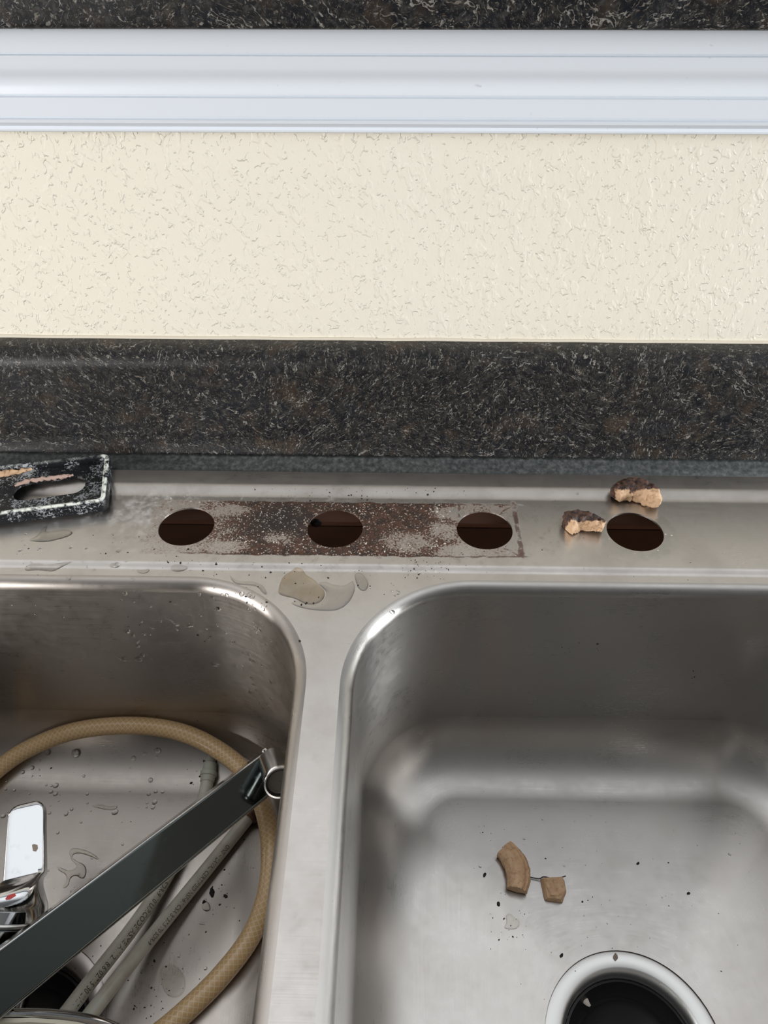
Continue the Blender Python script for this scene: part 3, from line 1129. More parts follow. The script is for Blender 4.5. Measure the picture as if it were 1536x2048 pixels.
for i, (c, hw, ht, mx, ex) in enumerate(ctr):
    tg = baxis.lerp(tdir, mx).normalized()
    uu = c_up.lerp(b_up, mx); uu = (uu - tg * uu.dot(tg)).normalized()
    sd = tg.cross(uu).normalized()
    ring = []
    for k in range(NS):
        th = 2 * PI * k / NS
        cx_, cy_ = math.cos(th), math.sin(th)
        sx = math.copysign(abs(cx_) ** ex, cx_); sy = math.copysign(abs(cy_) ** ex, cy_)
        ring.append(bm.verts.new(c + sd * (hw * sx) + uu * (ht * sy)))
    rings.append(ring)
for a, b in zip(rings[:-1], rings[1:]):
    for j in range(NS):
        j2 = (j + 1) % NS
        bm.faces.new((a[j], a[j2], b[j2], b[j]))
bm.faces.new(rings[0][::-1]); bm.faces.new(rings[-1])
lever = fa('lever_handle', bm, MAT['chrome'], None, True, 38)
bpy.context.view_layer.update()
LT = bvh_of([lever])


def patch(px_list, tree, lift, name, mat, parent):
    """a thin mark lying on a surface, outlined by where it is seen"""
    bm = bmesh.new()
    P = []
    for px, py in px_list:
        d = ray_px(px, py).normalized()
        hit, nr, _, _ = tree.ray_cast(CAM_POS, d)
        if hit is None: continue
        if nr.dot(d) > 0: nr = -nr
        P.append((hit + nr * lift, nr))
    if len(P) < 3: return None
    top = [bm.verts.new(p) for p, _ in P]
    bot = [bm.verts.new(p - n_ * lift * 1.5) for p, n_ in P]
    bm.faces.new(top); bm.faces.new(bot[::-1])
    for i in range(len(top)):
        j = (i + 1) % len(top)
        bm.faces.new((top[i], bot[i], bot[j], top[j]))
    bmesh.ops.translate(bm, verts=bm.verts, vec=-faucet_at)
    return from_bm(name, bm, mat, parent, smooth=False)


patch([(11, 1797), (16, 1791), (30, 1787), (32, 1792), (20, 1799), (12, 1800)], LT, 0.0003, 'hot_mark', MAT['red'], lever)
patch([(64, 1690), (68, 1688), (75, 1690), (76, 1697), (72, 1703), (66, 1702)], LT, 0.00015, 'dried_spot', plain('tan_dried_spot', (0.36, 0.29, 0.23), 0.7), lever)

# foot plate of the faucet, edge-on near the lower left corner
FC = on_z(0, 2122, -0.128)
fn = Vector((0.10, -0.80, 0.42)).normalized()
fu = Vector((1, 0, 0)) - fn * fn.x; fu.normalize()
fv = fn.cross(fu).normalized()
if fv.z < 0: fv = -fv
bm = bmesh.new()
rings = []
for sc_, dd in ((0.97, 0.0), (1.0, -0.0008), (1.0, -0.0030), (0.985, -0.0038)):
    rings.append([bm.verts.new(FC + fu * (0.072 * sc_ * math.cos(2 * PI * k / 64)) + fv * (0.0305 * sc_ * math.sin(2 * PI * k / 64)) + fn * dd) for k in range(64)])
for a, b in zip(rings[:-1], rings[1:]):
    for j in range(64):
        bm.faces.new((a[j], a[(j + 1) % 64], b[(j + 1) % 64], b[j]))
bm.faces.new(rings[0]); bm.faces.new(rings[-1][::-1])
fplate = fa('foot_plate', bm, MAT['chrome'], None, True, 40)
bm = bmesh.new()
rings = []
for sc_, dd in ((0.92, 0.0002), (0.90, 0.0022), (0.62, 0.0024), (0.60, 0.0002)):
    rings.append([bm.verts.new(FC + fu * (0.072 * sc_ * math.cos(2 * PI * k / 64)) + fv * (0.0305 * sc_ * math.sin(2 * PI * k / 64)) + fn * (dd + 0.0005 * noise.noise(Vector((k * 0.6, sc_ * 9, 0))))) for k in range(64)])
for a, b in zip(rings[:-1], rings[1:]):
    for j in range(64):
        bm.faces.new((a[j], a[(j + 1) % 64], b[(j + 1) % 64], b[j]))
fa('gasket', bm, plain('cream_gasket', (0.50, 0.48, 0.38), 0.7), fplate, True, 40)

# neck that joins the spout to the body, and the stem down to the foot plate
bm = bmesh.new()
sweep(bm, catmull([SA + ax * 0.010 - nf * 0.006, SA + ax * 0.002 - nf * 0.022, BT - baxis * 0.046 + Vector((0.012, 0, 0.010)), BT - baxis * 0.050], 8), circle_section(0.0105, 24))
fa('spout_neck', bm, MAT['chrome_edge'])
bm = bmesh.new()
be = BT - baxis * 0.074
sweep(bm, [be.lerp(FC - fn * 0.002, k / 6) for k in range(7)], circle_section(0.015, 24))
fa('stem', bm, MAT['chrome'])

# ------------------------------------------------------------------ hoses and tubes
hose_px = [(-60, 1590), (0, 1535), (60, 1496), (150, 1462), (260, 1451), (360, 1464), (440, 1502), (500, 1556), (530, 1625), (541, 1705), (533, 1790), (502, 1872), (442, 1952), (372, 2022), (300, 2082), (230, 2130)]
HR = 0.0066
lift = {440: 0.006, 500: 0.012, 530: 0.0145, 541: 0.010, 533: 0.004}      # it climbs over the two tube ends
path = catmull([on_sink(px, py, HR + lift.get(px, 0.0))[0] for px, py in hose_px], 14)
bm = bmesh.new()
sweep(bm, path, circle_section(HR, 28), uv=True)
tag(from_bm('spray_hose', bm, MAT['hose']), 'amber braided vinyl hose curving around the left bowl', 'hose')


def tube_path(pts, r):
    return catmull([on_sink(px, py, r + h)[0] for px, py, h in pts], 14)


TR = 0.0047


def wrap_text(body, path, r, size, s0, ang, name, parent, mat):
    cu = bpy.data.curves.new(name + '_outline', 'FONT')
    cu.body = body; cu.size = size; cu.resolution_u = 3; cu.space_character = 1.0
    tmp = bpy.data.objects.new(name + '_outline', cu)
    COL.objects.link(tmp)
    dg = bpy.context.evaluated_depsgraph_get()
    me = bpy.data.meshes.new_from_object(tmp.evaluated_get(dg))
    bpy.data.objects.remove(tmp); bpy.data.curves.remove(cu)
    me.materials.clear()
    bm = bmesh.new(); bm.from_mesh(me)
    bmesh.ops.triangulate(bm, faces=bm.faces)
    fr = frames(path)
    total = fr[-1][4]
    for v in bm.verts:
        s = s0 + v.co.x * 0.78
        s = max(0.0, min(total - 1e-6, s))
        i = 0
        while i < len(fr) - 2 and fr[i + 1][4] < s: i += 1
        k = (s - fr[i][4]) / max(1e-9, fr[i + 1][4] - fr[i][4])
        p = fr[i][0].lerp(fr[i + 1][0], k)
        sd = fr[i][2].lerp(fr[i + 1][2], k).normalized(); u = fr[i][3].lerp(fr[i + 1][3], k).normalized()
        a = ang + (v.co.y - size * 0.35) / r
        v.co = p + (sd * -math.sin(a) + u * math.cos(a)) * (r + 0.00012)
    bm.to_mesh(me); bm.free()
    return link(name, me, mat, parent)


def supply_tube(px, label, text, s0, ang, size):
    path = tube_path(px, TR)
    base = path[0].copy()
    root = tag(empty('supply_tube', base), label, 'tube', 'grey supply tubes')
    loc = [p - base for p in path]
    bm = bmesh.new(); sweep(bm, loc, circle_section(TR, 24), uv=True)
    from_bm('tube', bm, MAT['tube'], root)
    rev = loc[::-1]
    wrap_text(text, rev, TR, size, s0, ang, 'lettering', root, MAT['ink'])
    return root, loc


t1, p1 = supply_tube([(60, 2110, 0.030), (110, 2055, 0.024), (182, 1962, 0.016), (256, 1868, 0.009), (312, 1788, 0.004), (354, 1715, 0.0015), (386, 1650, 0.0008), (408, 1592, 0.0008), (417, 1548, 0.001)],
                     'grey supply tube with printed lettering and pale plastic collar under the faucet spout', 'ASTM F876 ~ SDR-9 10 U.P.CODE ASME A112.18.6 02715 30 LV.71', 0.058, 0.80, 0.0050)
t2, p2 = supply_tube([(110, 2110, 0.028), (160, 2055, 0.022), (232, 1962, 0.013), (304, 1873, 0.005), (378, 1782, 0.0012), (442, 1703, 0.0008), (497, 1634, 0.0012)],
                     'grey supply tube ending in a rusty brown fitting, nearer the yellow hose', 'ONE ~ LAVAL CERTIFIED NSF-61 CSA B137.5 70 SDR-9', 0.024, 0.75, 0.0042)


def end_axis(p):
    return (p[-1] - p[-4]).normalized()


bm = bmesh.new()
lathe(bm, [(0.0002, -0.006), (0.0052, -0.006), (0.0054, -0.002), (0.0062, -0.0015), (0.0062, 0.0015), (0.0054, 0.002), (0.0048, 0.008), (0.0036, 0.009), (0.0033, 0.014), (0.0002, 0.0143)], p1[-1], end_axis(p1), 28)
auto_smooth(from_bm('collar', bm, MAT['collar'], t1), 40)['label'] = 'pale green plastic collar'
bm = bmesh.new()
lathe(bm, [(0.0002, -0.001), (0.0062, -0.001), (0.0066, 0.0), (0.0066, 0.0012), (0.0056, 0.0016), (0.0054, 0.008), (0.0048, 0.0085), (0.0046, 0.013), (0.0002, 0.013)], p2[-1], end_axis(p2), 28)
auto_smooth(from_bm('end_fitting', bm, MAT['fitting'], t2), 40)['label'] = 'rusty brown end fitting'

# ------------------------------------------------------------------ old deck plate, upside down on the sink
PA = Vector((-0.2785, 0.0240, 0.0030))
ang = math.atan2(0.0625 - 0.048, -0.2304 + 0.2973)
plate = tag(empty('faucet_deck_plate', PA), 'black crusted faucet deck plate lying upside down at the left of the deck', 'plate')
plate.rotation_euler = (math.radians(1.5), 0, ang)
PW, PL0, PL1 = 0.0265, -0.198, 0.0655
po = [(p[0], p[1]) for p in rounded_rect(PL0, PL1, -PW, PW, 0.006, 6, 8)]
slots = []
for cx_, hl, hr in ((0.0255, 0.0155, 0.0095), (-0.074, 0.0155, 0.0095), (-0.165, 0.0155, 0.0095)):
    s_ = []
    for k in range(15):
        a = -PI / 2 + PI * k / 14
        s_.append((cx_ + hl + hr * math.cos(a) * 0.9, hr * math.sin(a)))
    for k in range(15):
        a = PI / 2 + PI * k / 14
        s_.append((cx_ - hl + hr * math.cos(a), hr * math.sin(a) - 0.0012))
    slots.append(s_)
bm = bmesh.new()
prism(bm, po, slots, 0.0030, 0.0052)
panel = from_bm('panel', bm, MAT['plate'], plate, smooth=False)
bm = bmesh.new()
loops = []
base = rounded_rect(PL0, PL1, -PW, PW, 0.006, 6, 24)
for ins, z_ in ((0.0, 0.0000), (-0.0006, 0.004), (0.0, 0.0088), (0.0012, 0.0100), (0.0028, 0.0098), (0.0036, 0.0082), (0.0036, 0.0045)):
    loops.append([bm.verts.new((x_ - nx * ins, y_ - ny * ins, z_ + (0.0004 * noise.noise(Vector((x_ * 260, y_ * 260, ins * 900))) if z_ > 0.005 else 0))) for x_, y_, nx, ny in base])
for a, b in zip(loops[:-1], loops[1:]):
    n_ = len(a)
    for j in range(n_):
        bm.faces.new((a[j], a[(j + 1) % n_], b[(j + 1) % n_], b[j]))
rim = from_bm('rim', bm, MAT['plate'], plate)
rim['label'] = 'rim crusted with white limescale'


def residue(pts, rad, name, parent, mat, seed):
    bm = bmesh.new()
    pth = catmull([Vector(p) for p in pts], 10)
    sweep(bm, pth, circle_section(rad, 10), scale=lambda t: 0.35 + 0.65 * math.sin(PI * min(1, max(0, t))) ** 0.5)
    for v in bm.verts:
        v.co += Vector((noise.noise(v.co * 420 + Vector((seed, 0, 0))), noise.noise(v.co * 420 + Vector((0, seed, 0))), noise.noise(v.co * 420))) * rad * 0.9
    return from_bm(name, bm, mat, parent)


residue([(0.001, 0.0062, 0.0056), (0.008, 0.0092, 0.0058), (0.020, 0.0098, 0.0058), (0.034, 0.0097, 0.0058), (0.041, 0.0105, 0.0056)], 0.0016, 'putty_strip', plate, plain('pink_dried_putty', (0.42, 0.29, 0.24), 0.7), 1)['label'] = 'pinkish strip of dried putty along the slot'
residue([(-0.035, 0.0185, 0.0056), (-0.020, 0.0200, 0.0060), (-0.006, 0.0205, 0.0060), (0.010, 0.0225, 0.0058)], 0.0022, 'putty_strip', plate, MAT['putty_tan'], 4)['label'] = 'tan putty residue by the upper rim'

# ------------------------------------------------------------------ dried putty pieces


def lumpy(bm, amt, freq, seed):
    for v in bm.verts:
        q = v.co * freq + Vector((seed, seed * 0.7, -seed))
        v.co += Vector((noise.noise(q), noise.noise(q + Vector((9, 0, 0))), noise.noise(q + Vector((0, 9, 0))))) * amt


def putty_arc(px, h, section, label, mat, seed, amt=0.0011, scale=None):
    pts = catmull([on_sink(a, b, 0.0)[0] + Vector((0, 0, h)) for a, b in px], 8)
    c = sum(pts, Vector()) / len(pts); c.z -= h
    pts = [p - c for p in pts]
    bm = bmesh.new()
    sec = []
    n_ = len(section)
    for i in range(n_):
        a, b = Vector(section[i]), Vector(section[(i + 1) % n_])
        for k in range(4): sec.append(tuple(a.lerp(b, k / 4)))
    sweep(bm, pts, sec, scale=scale)
    lumpy(bm, amt, 330, seed); lumpy(bm, amt * 0.5, 900, seed + 3)
    zmin = min(v.co.z for v in bm.verts)
    for v in bm.verts: v.co.z -= zmin
    o = from_bm('putty_fragment', bm, mat, None, True)
    o.location = c + Vector((0, 0, 0.0001))
    auto_smooth(o, 45)
    return tag(o, label, 'putty fragment', 'broken pieces of dried putty')


putty_arc([(1227, 1004), (1240, 996), (1262, 992), (1284, 999), (1300, 1010), (1307, 1021)], 0.006,
          [(-0.0052, -0.005), (0.0050, -0.0055), (0.0060, 0.0), (0.0035, 0.0060), (-0.0030, 0.0066), (-0.0060, 0.002)],
          'curved dark topped putty piece behind the rightmost tap hole', MAT['putty_dark'], 2.0, 0.0012, lambda t: 0.85 + 0.3 * math.sin(PI * t) - 0.25 * max(0, t - 0.8) * 4)
putty_arc([(1132, 1060), (1150, 1055), (1172, 1056), (1190, 1061), (1203, 1066)], 0.0055,
          [(-0.0045, -0.005), (0.0058, -0.0045), (0.0050, 0.0030), (0.0020, 0.0056), (-0.0045, 0.0062), (-0.0060, 0.0)],
          'brown backed putty chunk left of the rightmost tap hole', MAT['putty_back'], 5.0, 0.0013, lambda t: 1.12 - 0.55 * t)
putty_arc([(1006, 1703), (1020, 1718), (1032, 1740), (1035, 1762), (1032, 1786)], 0.0046,
          [(-0.0078, -0.0042), (0.0072, -0.0048), (0.0078, 0.0000), (0.0056, 0.0030), (0.0030, 0.0046), (0.0006, 0.0050), (-0.0022, 0.0038), (-0.0036, 0.0048), (-0.0048, 0.0026), (-0.0064, 0.0034), (-0.0082, -0.0004)],
          'long curved tan putty piece on the right bowl floor', MAT['putty_tan'], 8.0, 0.0006, lambda t: 0.72 + 0.33 * math.sin(PI * (0.15 + 0.7 * t)))

# small faceted lump
c4 = on_sink(1106, 1781)[0]
bm = bmesh.new()
raw = [(-0.0066, -0.006, 0), (0.0050, -0.0075, 0), (0.0088, -0.001, 0), (0.0086, 0.0060, 0), (-0.0078, 0.0062, 0), (-0.0066, 0.0052, 0.0056), (0.0062, 0.0056, 0.0070), (0.0078, -0.0010, 0.0048), (0.0030, -0.0068, 0.0046), (-0.0052, -0.0058, 0.0040), (-0.0002, 0.0004, 0.0086), (-0.003, -0.0048, 0.0062), (0.002, -0.005, 0.0064)]
bmesh.ops.convex_hull(bm, input=[bm.verts.new(p) for p in raw])
bmesh.ops.subdivide_edges(bm, edges=bm.edges, cuts=3, use_grid_fill=True)
bmesh.ops.scale(bm, verts=bm.verts, vec=(1.0, 1.12, 1.05))
lumpy(bm, 0.0004, 500, 3)
o = from_bm('putty_fragment', bm, MAT['putty_tan'], None, False); o.location = c4 + Vector((0, 0, 0.0003))
tag(o, 'small faceted tan putty lump at the end of the fibre in the right bowl', 'putty fragment', 'broken pieces of dried putty')
a_ = on_sink(1050, 1753)[0]; b_ = on_sink(1128, 1757)[0]
pts = catmull([a_ + Vector((-0.002, 0, 0.0030)), on_sink(1062, 1757)[0] + Vector((0, 0, 0.0018)), on_sink(1078, 1760)[0] + Vector((0, 0, 0.0022)), on_sink(1086, 1757)[0] + Vector((0, -0.001, 0.0052)), on_sink(1106, 1762)[0] + Vector((0, -0.0012, 0.0066)), b_ + Vector((0, -0.001, 0.0064))], 8)
bm = bmesh.new(); sweep(bm, pts, circle_section(0.00045, 8))
tag(from_bm('fibre', bm, MAT['thread']), 'thin grey fibre joining two putty pieces in the right bowl', 'fibre')

# ------------------------------------------------------------------ water


def chaikin(p, n=2):
    for _ in range(n):
        q = []
        for i in range(len(p)):
            a, b = Vector(p[i]), Vector(p[(i + 1) % len(p)])
            q += [a.lerp(b, 0.25), a.lerp(b, 0.75)]
        p = q
    return p


def puddle(px, hmax, label, mat, name='water_puddle', group=None, edge=0.0016, grid=0.0012):
    pts = [on_sink(a, b)[0] for a, b in px]
    loop = [(p.x, p.y) for p in chaikin([(q.x, q.y) for q in pts], 2)]
    xs = [p[0] for p in loop]; ys = [p[1] for p in loop]
    g = []
    x_ = min(xs)
    while x_ < max(xs):
        y_ = min(ys)
        while y_ < max(ys):
            if inside(x_, y_, loop): g.append((x_, y_))
            y_ += grid
        x_ += grid
    V, F = triangulate(loop, [], extra_pts=g)
    bm = bmesh.new()
    o0 = down(sum(xs) / len(xs), sum(ys) / len(ys))[0]
    vm = []
    for v in V:
        dmin = 1.0
        for i in range(len(loop)):
            a = Vector(loop[i]); b = Vector(loop[(i + 1) % len(loop)])
            ab = b - a; t = max(0, min(1, (v - a).dot(ab) / max(1e-12, ab.length_squared)))
            dmin = min(dmin, (v - a - ab * t).length)
        k = min(1.0, dmin / edge)
        hgt = hmax * math.sqrt(max(0.0, 1 - (1 - k) ** 2))
        s = down(v.x, v.y)[0]
        vm.append(bm.verts.new(s + Vector((0, 0, 0.00008 + hgt)) - o0))
    for f in F:
        bm.faces.new([vm[i] for i in f])
    ob = from_bm(name, bm, mat, None, True)
    ob.location = o0
    return tag(ob, label, 'puddle', group or 'puddles of water on the sink')


puddle([(556, 1188), (558, 1172), (566, 1152), (582, 1142), (592, 1133), (606, 1138), (612, 1150), (628, 1158), (638, 1170), (652, 1185), (645, 1203), (625, 1210), (608, 1207), (590, 1197), (570, 1193)], 0.0007, 'brown dirty puddle at the front of the deck above the divider', MAT['brown_water'], edge=0.003)
puddle([(634, 1166), (650, 1162), (668, 1170), (690, 1172), (705, 1160), (712, 1176), (700, 1205), (675, 1222), (640, 1222), (600, 1216), (578, 1205), (600, 1202), (622, 1211), (646, 1204), (654, 1186), (646, 1176)], 0.0006, 'clear puddle spreading in front of the brown puddle', MAT['water'], edge=0.003)
puddle([(708, 1148), (722, 1143), (734, 1158), (738, 1172), (730, 1184), (716, 1178), (712, 1164)], 0.0007, 'oval water spot right of the clear puddle on the deck', MAT['water'])
puddle([(48, 1135), (60, 1128), (78, 1126), (95, 1130), (120, 1126), (152, 1122), (122, 1134), (106, 1144), (92, 1142), (70, 1140), (52, 1143)], 0.0008, 'long thin water trail on the ledge above the left bowl', MAT['water'])
puddle([(55, 1080), (75, 1072), (84, 1055), (95, 1052), (90, 1064), (110, 1062), (135, 1058), (148, 1066), (135, 1074), (112, 1080), (96, 1084), (70, 1084)], 0.0007, 'irregular water spill on the deck in front of the black plate', MAT['water'])
puddle([(216, 1132), (228, 1124), (240, 1134), (224, 1136)], 0.0008, 'small water spot left of the first tap hole near the ledge', MAT['water'])
puddle([(272, 1138), (285, 1142), (296, 1136), (300, 1142), (290, 1148), (276, 1146)], 0.0008, 'ragged water spot below the leftmost tap hole', MAT['water'])
puddle([(338, 1136), (350, 1128), (366, 1130), (378, 1134), (368, 1142), (350, 1145)], 0.0006, 'dull water patch on the ledge below the leftmost tap hole', MAT['water'])
puddle([(455, 1146), (470, 1160), (485, 1163), (508, 1162), (528, 1172), (536, 1190), (526, 1188), (515, 1172), (490, 1170), (468, 1168)], 0.0004, 'thin curved water edge by the left bowl corner', MAT['water'])
puddle([(137, 1700), (150, 1695), (178, 1702), (196, 1714), (200, 1722), (180, 1712), (155, 1705), (142, 1712), (152, 1722), (168, 1728), (174, 1740), (170, 1756), (162, 1758), (152, 1750), (140, 1756), (138, 1770), (128, 1778), (124, 1774), (134, 1764), (132, 1748), (118, 1742), (112, 1732), (124, 1736), (136, 1742), (150, 1738), (154, 1730), (142, 1720)], 0.0011, 'branching puddle between the lever and spout in the left bowl', MAT['water'], edge=0.002, grid=0.001)
puddle([(178, 1612), (200, 1608), (220, 1614), (236, 1610), (232, 1620), (212, 1620), (196, 1616)], 0.0009, 'thin water streak behind the lever on the left bowl floor', MAT['water'])
puddle([(402, 1812), (410, 1800), (420, 1808), (422, 1820), (412, 1824), (404, 1818)], 0.0009, 'round water blob inside the yellow hose loop', MAT['water'])
puddle([(318, 1935), (345, 1925), (370, 1950), (372, 1980), (355, 1998), (330, 1990), (322, 1960)], 0.0006, 'large faint puddle near the hose at the front of the left bowl', MAT['water'], edge=0.003)
puddle([(1010, 1830), (1022, 1826), (1030, 1836), (1040, 1840), (1038, 1856), (1022, 1860), (1006, 1856), (1014, 1846)], 0.0007, 'ragged water spot below the curved putty in the right bowl', MAT['water'])


def drops(name, boxes, label, seed):
    rnd = random.Random(seed)
    bm = bmesh.new()
    for (x0, y0, x1, y1, n_, r0, r1) in boxes:
        for _ in range(n_):
            px, py = rnd.uniform(x0, x1), rnd.uniform(y0, y1)
            if (RING.ray_cast(CAM_POS, ray_px(px, py).normalized()))[0] is None: continue
            p, nr = on_sink(px, py)
            if p.z < -0.1915: continue
            if p.z > -0.0005 and any((p.x - (i - 1.5) * 0.1016) ** 2 + p.y ** 2 < 0.021 ** 2 for i in range(4)): continue
            r = r0 * (r1 / r0) ** (rnd.random() ** 1.6)
            a = nr.orthogonal().normalized(); b = nr.cross(a)
            st = rnd.uniform(0.75, 1.3); ph = rnd.uniform(0, PI)
            a, b = a * math.cos(ph) + b * math.sin(ph), b * math.cos(ph) - a * math.sin(ph)
            prev = None; ns = 12
            for r_, h_ in ((1.0, -0.03), (0.93, 0.22), (0.72, 0.42), (0.38, 0.54), (0.0, 0.58)):
                if r_ == 0.0:
                    tp = bm.verts.new(p + nr * (r * h_))
                    for k in range(ns): bm.faces.new((prev[k], prev[(k + 1) % ns], tp))
                else:
                    ring = [bm.verts.new(p + (a * (math.cos(2 * PI * k / ns) * st) + b * math.sin(2 * PI * k / ns)) * (r * r_) + nr * (r * h_)) for k in range(ns)]
                    if prev:
                        for k in range(ns): bm.faces.new((prev[k], prev[(k + 1) % ns], ring[(k + 1) % ns], ring[k]))
                    prev = ring
    return tag(from_bm(name, bm, MAT['drop'], None, True), label, 'water drops', kind='stuff')


drops('water_drops', [(230, 1185, 520, 1340, 70, 0.0007, 0.0024), (0, 1190, 260, 1400, 30, 0.0005, 0.0012), (500, 1200, 545, 1430, 40, 0.0007, 0.0018),
                      (20, 1060, 300, 1160, 26, 0.0006, 0.0019), (480, 1180, 540, 1220, 4, 0.0012, 0.0020)], 'clear water drops on the left bowl wall and left deck', 3)
drops('water_drops', [(0, 1490, 330, 1640, 60, 0.0006, 0.0024), (230, 1770, 420, 1960, 16, 0.0006, 0.0018), (90, 1640, 260, 1800, 10, 0.0006, 0.0014), (140, 1500, 160, 1512, 1, 0.0034, 0.0035)], 'clear water drops on the left bowl floor', 4)
drops('water_drops', [(760, 1180, 800, 1240, 5, 0.0010, 0.0017), (850, 1250, 1010, 1430, 24, 0.0004, 0.0008), (740, 1400, 1500, 1520, 40, 0.0004, 0.0009),
                      (1080, 980, 1450, 1160, 22, 0.0005, 0.0012), (960, 1620, 1500, 1860, 14, 0.0005, 0.0011)], 'sparse clear drops on the right deck and right bowl', 5)


def grit(name, boxes, label, seed, mat):
    rnd = random.Random(seed)
    bm = bmesh.new()
    for (x0, y0, x1, y1, n_, r0, r1) in boxes:
        for _ in range(n_):
            px, py = rnd.uniform(x0, x1), rnd.uniform(y0, y1)
            if (RING.ray_cast(CAM_POS, ray_px(px, py).normalized()))[0] is None: continue
            p, nr = on_sink(px, py, 0.0, RING)
            if p.z < -0.194 or nr.length < 0.5: continue
            if p.z > -0.003 and any((p.x - (i - 1.5) * 0.1016) ** 2 + p.y ** 2 < 0.0195 ** 2 for i in range(4)): continue
            r = r0 * (r1 / r0) ** (rnd.random() ** 2.2)
            a = nr.orthogonal().normalized(); b = nr.cross(a)
            ph = rnd.uniform(0, PI); el = rnd.uniform(0.5, 1.0)
            a, b = a * math.cos(ph) + b * math.sin(ph), b * math.cos(ph) - a * math.sin(ph)
            ns = rnd.choice((5, 6, 7))
            ks = [rnd.uniform(0.65, 1.15) for _ in range(ns)]
            lo = [bm.verts.new(p + (a * math.cos(2 * PI * k / ns) + b * (math.sin(2 * PI * k / ns) * el)) * r * ks[k]) for k in range(ns)]
            hi = [bm.verts.new(p + (a * math.cos(2 * PI * k / ns) + b * (math.sin(2 * PI * k / ns) * el)) * r * ks[k] * 0.65 + nr * r * 0.45) for k in range(ns)]
            for k in range(ns):
                bm.faces.new((lo[k], lo[(k + 1) % ns], hi[(k + 1) % ns], hi[k]))
            bm.faces.new(hi)
    return tag(from_bm(name, bm, mat, None, False), label, 'debris', kind='stuff')


grit('grit', [(490, 975, 960, 1002, 60, 0.0003, 0.0011), (400, 1000, 640, 1010, 20, 0.0003, 0.0008), (300, 1095, 440, 1150, 26, 0.0003, 0.0014), (420, 1120, 660, 1210, 40, 0.0003, 0.0011),
              (600, 1204, 640, 1210, 4, 0.0008, 0.0013), (800, 1120, 900, 1160, 34, 0.0003, 0.0009), (700, 1130, 820, 1190, 14, 0.0003, 0.0007), (770, 1045, 860, 1100, 24, 0.0003, 0.0008),
              (430, 1000, 1040, 1110, 130, 0.0003, 0.0008), (660, 950, 1450, 1160, 22, 0.0003, 0.0007), (20, 1050, 320, 1140, 14, 0.0003, 0.0009), (590, 1278, 600, 1284, 1, 0.0012, 0.0013)],
     'black grit and rust flakes scattered on the sink deck', 11, MAT['grit'])
grit('grit', [(230, 1440, 560, 1500, 8, 0.0003, 0.0009), (380, 1520, 430, 1575, 16, 0.0004, 0.0019), (90, 1530, 120, 1545, 3, 0.0006, 0.0012), (300, 1860, 420, 1990, 26, 0.0003, 0.0018), (400, 1760, 460, 1830, 12, 0.0003, 0.0020),
              (120, 1880, 240, 1960, 12, 0.0003, 0.0010), (260, 1980, 330, 2045, 16, 0.0003, 0.0010), (180, 1770, 290, 1880, 14, 0.0003, 0.0008), (440, 1560, 520, 1800, 8, 0.0004, 0.001), (240, 1200, 480, 1300, 9, 0.0005, 0.0013), (0, 1440, 560, 2040, 50, 0.0002, 0.0007)],
     'black grit scattered on the left bowl floor', 12, MAT['grit'])
grit('grit', [(940, 1640, 1100, 1700, 10, 0.0003, 0.0007), (980, 1820, 1060, 1880, 22, 0.0003, 0.0009), (960, 1660, 1500, 2000, 34, 0.0003, 0.0009), (1120, 1280, 1200, 1310, 8, 0.0004, 0.0014), (1380, 1340, 1420, 1370, 5, 0.0004, 0.0012), (700, 1560, 1500, 1900, 30, 0.0002, 0.0005)],
     'black grit scattered in the right bowl', 13, MAT['grit'])
MAT['crumb'] = plain('pale_crumb', (0.50, 0.45, 0.39), 0.7)
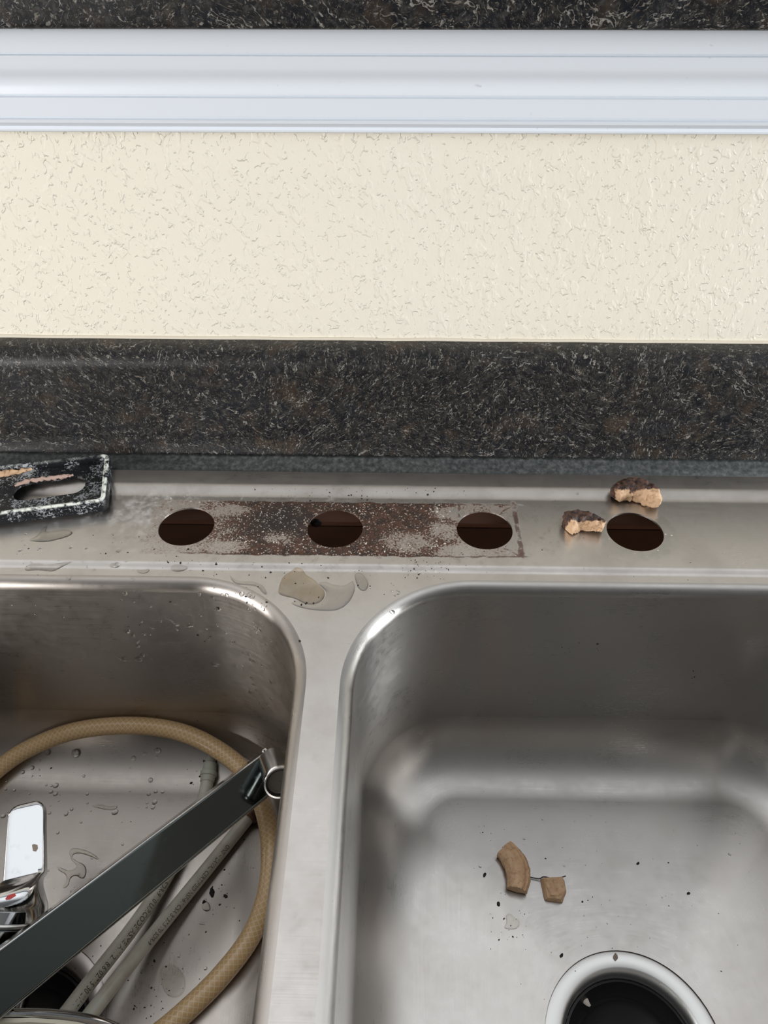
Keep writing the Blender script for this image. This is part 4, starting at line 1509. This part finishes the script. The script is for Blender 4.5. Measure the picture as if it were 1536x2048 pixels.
grit('crumbs', [(470, 1015, 640, 1105, 90, 0.0003, 0.0008), (660, 1008, 760, 1030, 40, 0.0003, 0.0008), (690, 1075, 880, 1108, 50, 0.0003, 0.0009), (860, 1010, 905, 1100, 30, 0.0004, 0.0010), (420, 1005, 500, 1100, 26, 0.0003, 0.0007), (300, 985, 420, 1010, 14, 0.0003, 0.0008),
                (845, 1135, 885, 1150, 8, 0.0004, 0.0009), (1180, 985, 1350, 1110, 14, 0.0003, 0.0008)], 'pale crumbs of lime and putty over the rust stain', 14, MAT['crumb'])


def flake(px, r, label, mat, name, cat, tree=None):
    p, nr = on_sink(px[0], px[1], 0.0, tree or RING)
    bm = bmesh.new(); rnd = random.Random(int(px[0]))
    bmesh.ops.create_icosphere(bm, subdivisions=2, radius=1.0)
    for v in bm.verts:
        k = 1 + 0.45 * noise.noise(v.co * 1.7 + Vector((px[0], 0, 0)))
        v.co = Vector((v.co.x * r * k, v.co.y * r * 0.6 * k, max(-0.15, v.co.z) * r * 0.35 * k))
    o = from_bm(name, bm, mat, None, False)
    o.location = p + Vector((0, 0, r * 0.06)); o.rotation_euler = (0, 0, rnd.uniform(0, PI))
    return tag(o, label, cat, 'loose dirt flakes')


flake((1231, 1914), 0.0024, 'brown flake on the right drain flange', plain('brown_flake', (0.22, 0.17, 0.14), 0.7), 'dirt_flake', 'flake')
flake((424, 1785), 0.0030, 'long black flake inside the yellow hose loop', MAT['grit'], 'dirt_flake', 'flake')
flake((969, 1750), 0.0017, 'black flake left of the curved putty piece', MAT['grit'], 'dirt_flake', 'flake')
flake((997, 1808), 0.0017, 'black flake below the curved putty piece', MAT['grit'], 'dirt_flake', 'flake')
flake((1276, 1727), 0.0014, 'grey black flake right of the fibre in the right bowl', MAT['grit'], 'dirt_flake', 'flake')
flake((1377, 1787), 0.0014, 'black flake farthest right on the right bowl floor', MAT['grit'], 'dirt_flake', 'flake')
flake((1123, 1911), 0.0016, 'black flake just left of the right drain flange', MAT['grit'], 'dirt_flake', 'flake')
flake((1171, 2002), 0.0034, 'beige flake lying on the rubber guard inside the right drain', MAT['crumb'], 'dirt_flake', 'flake', bvh_of([o for o in COL.objects if o.name.startswith('splash_guard')]))
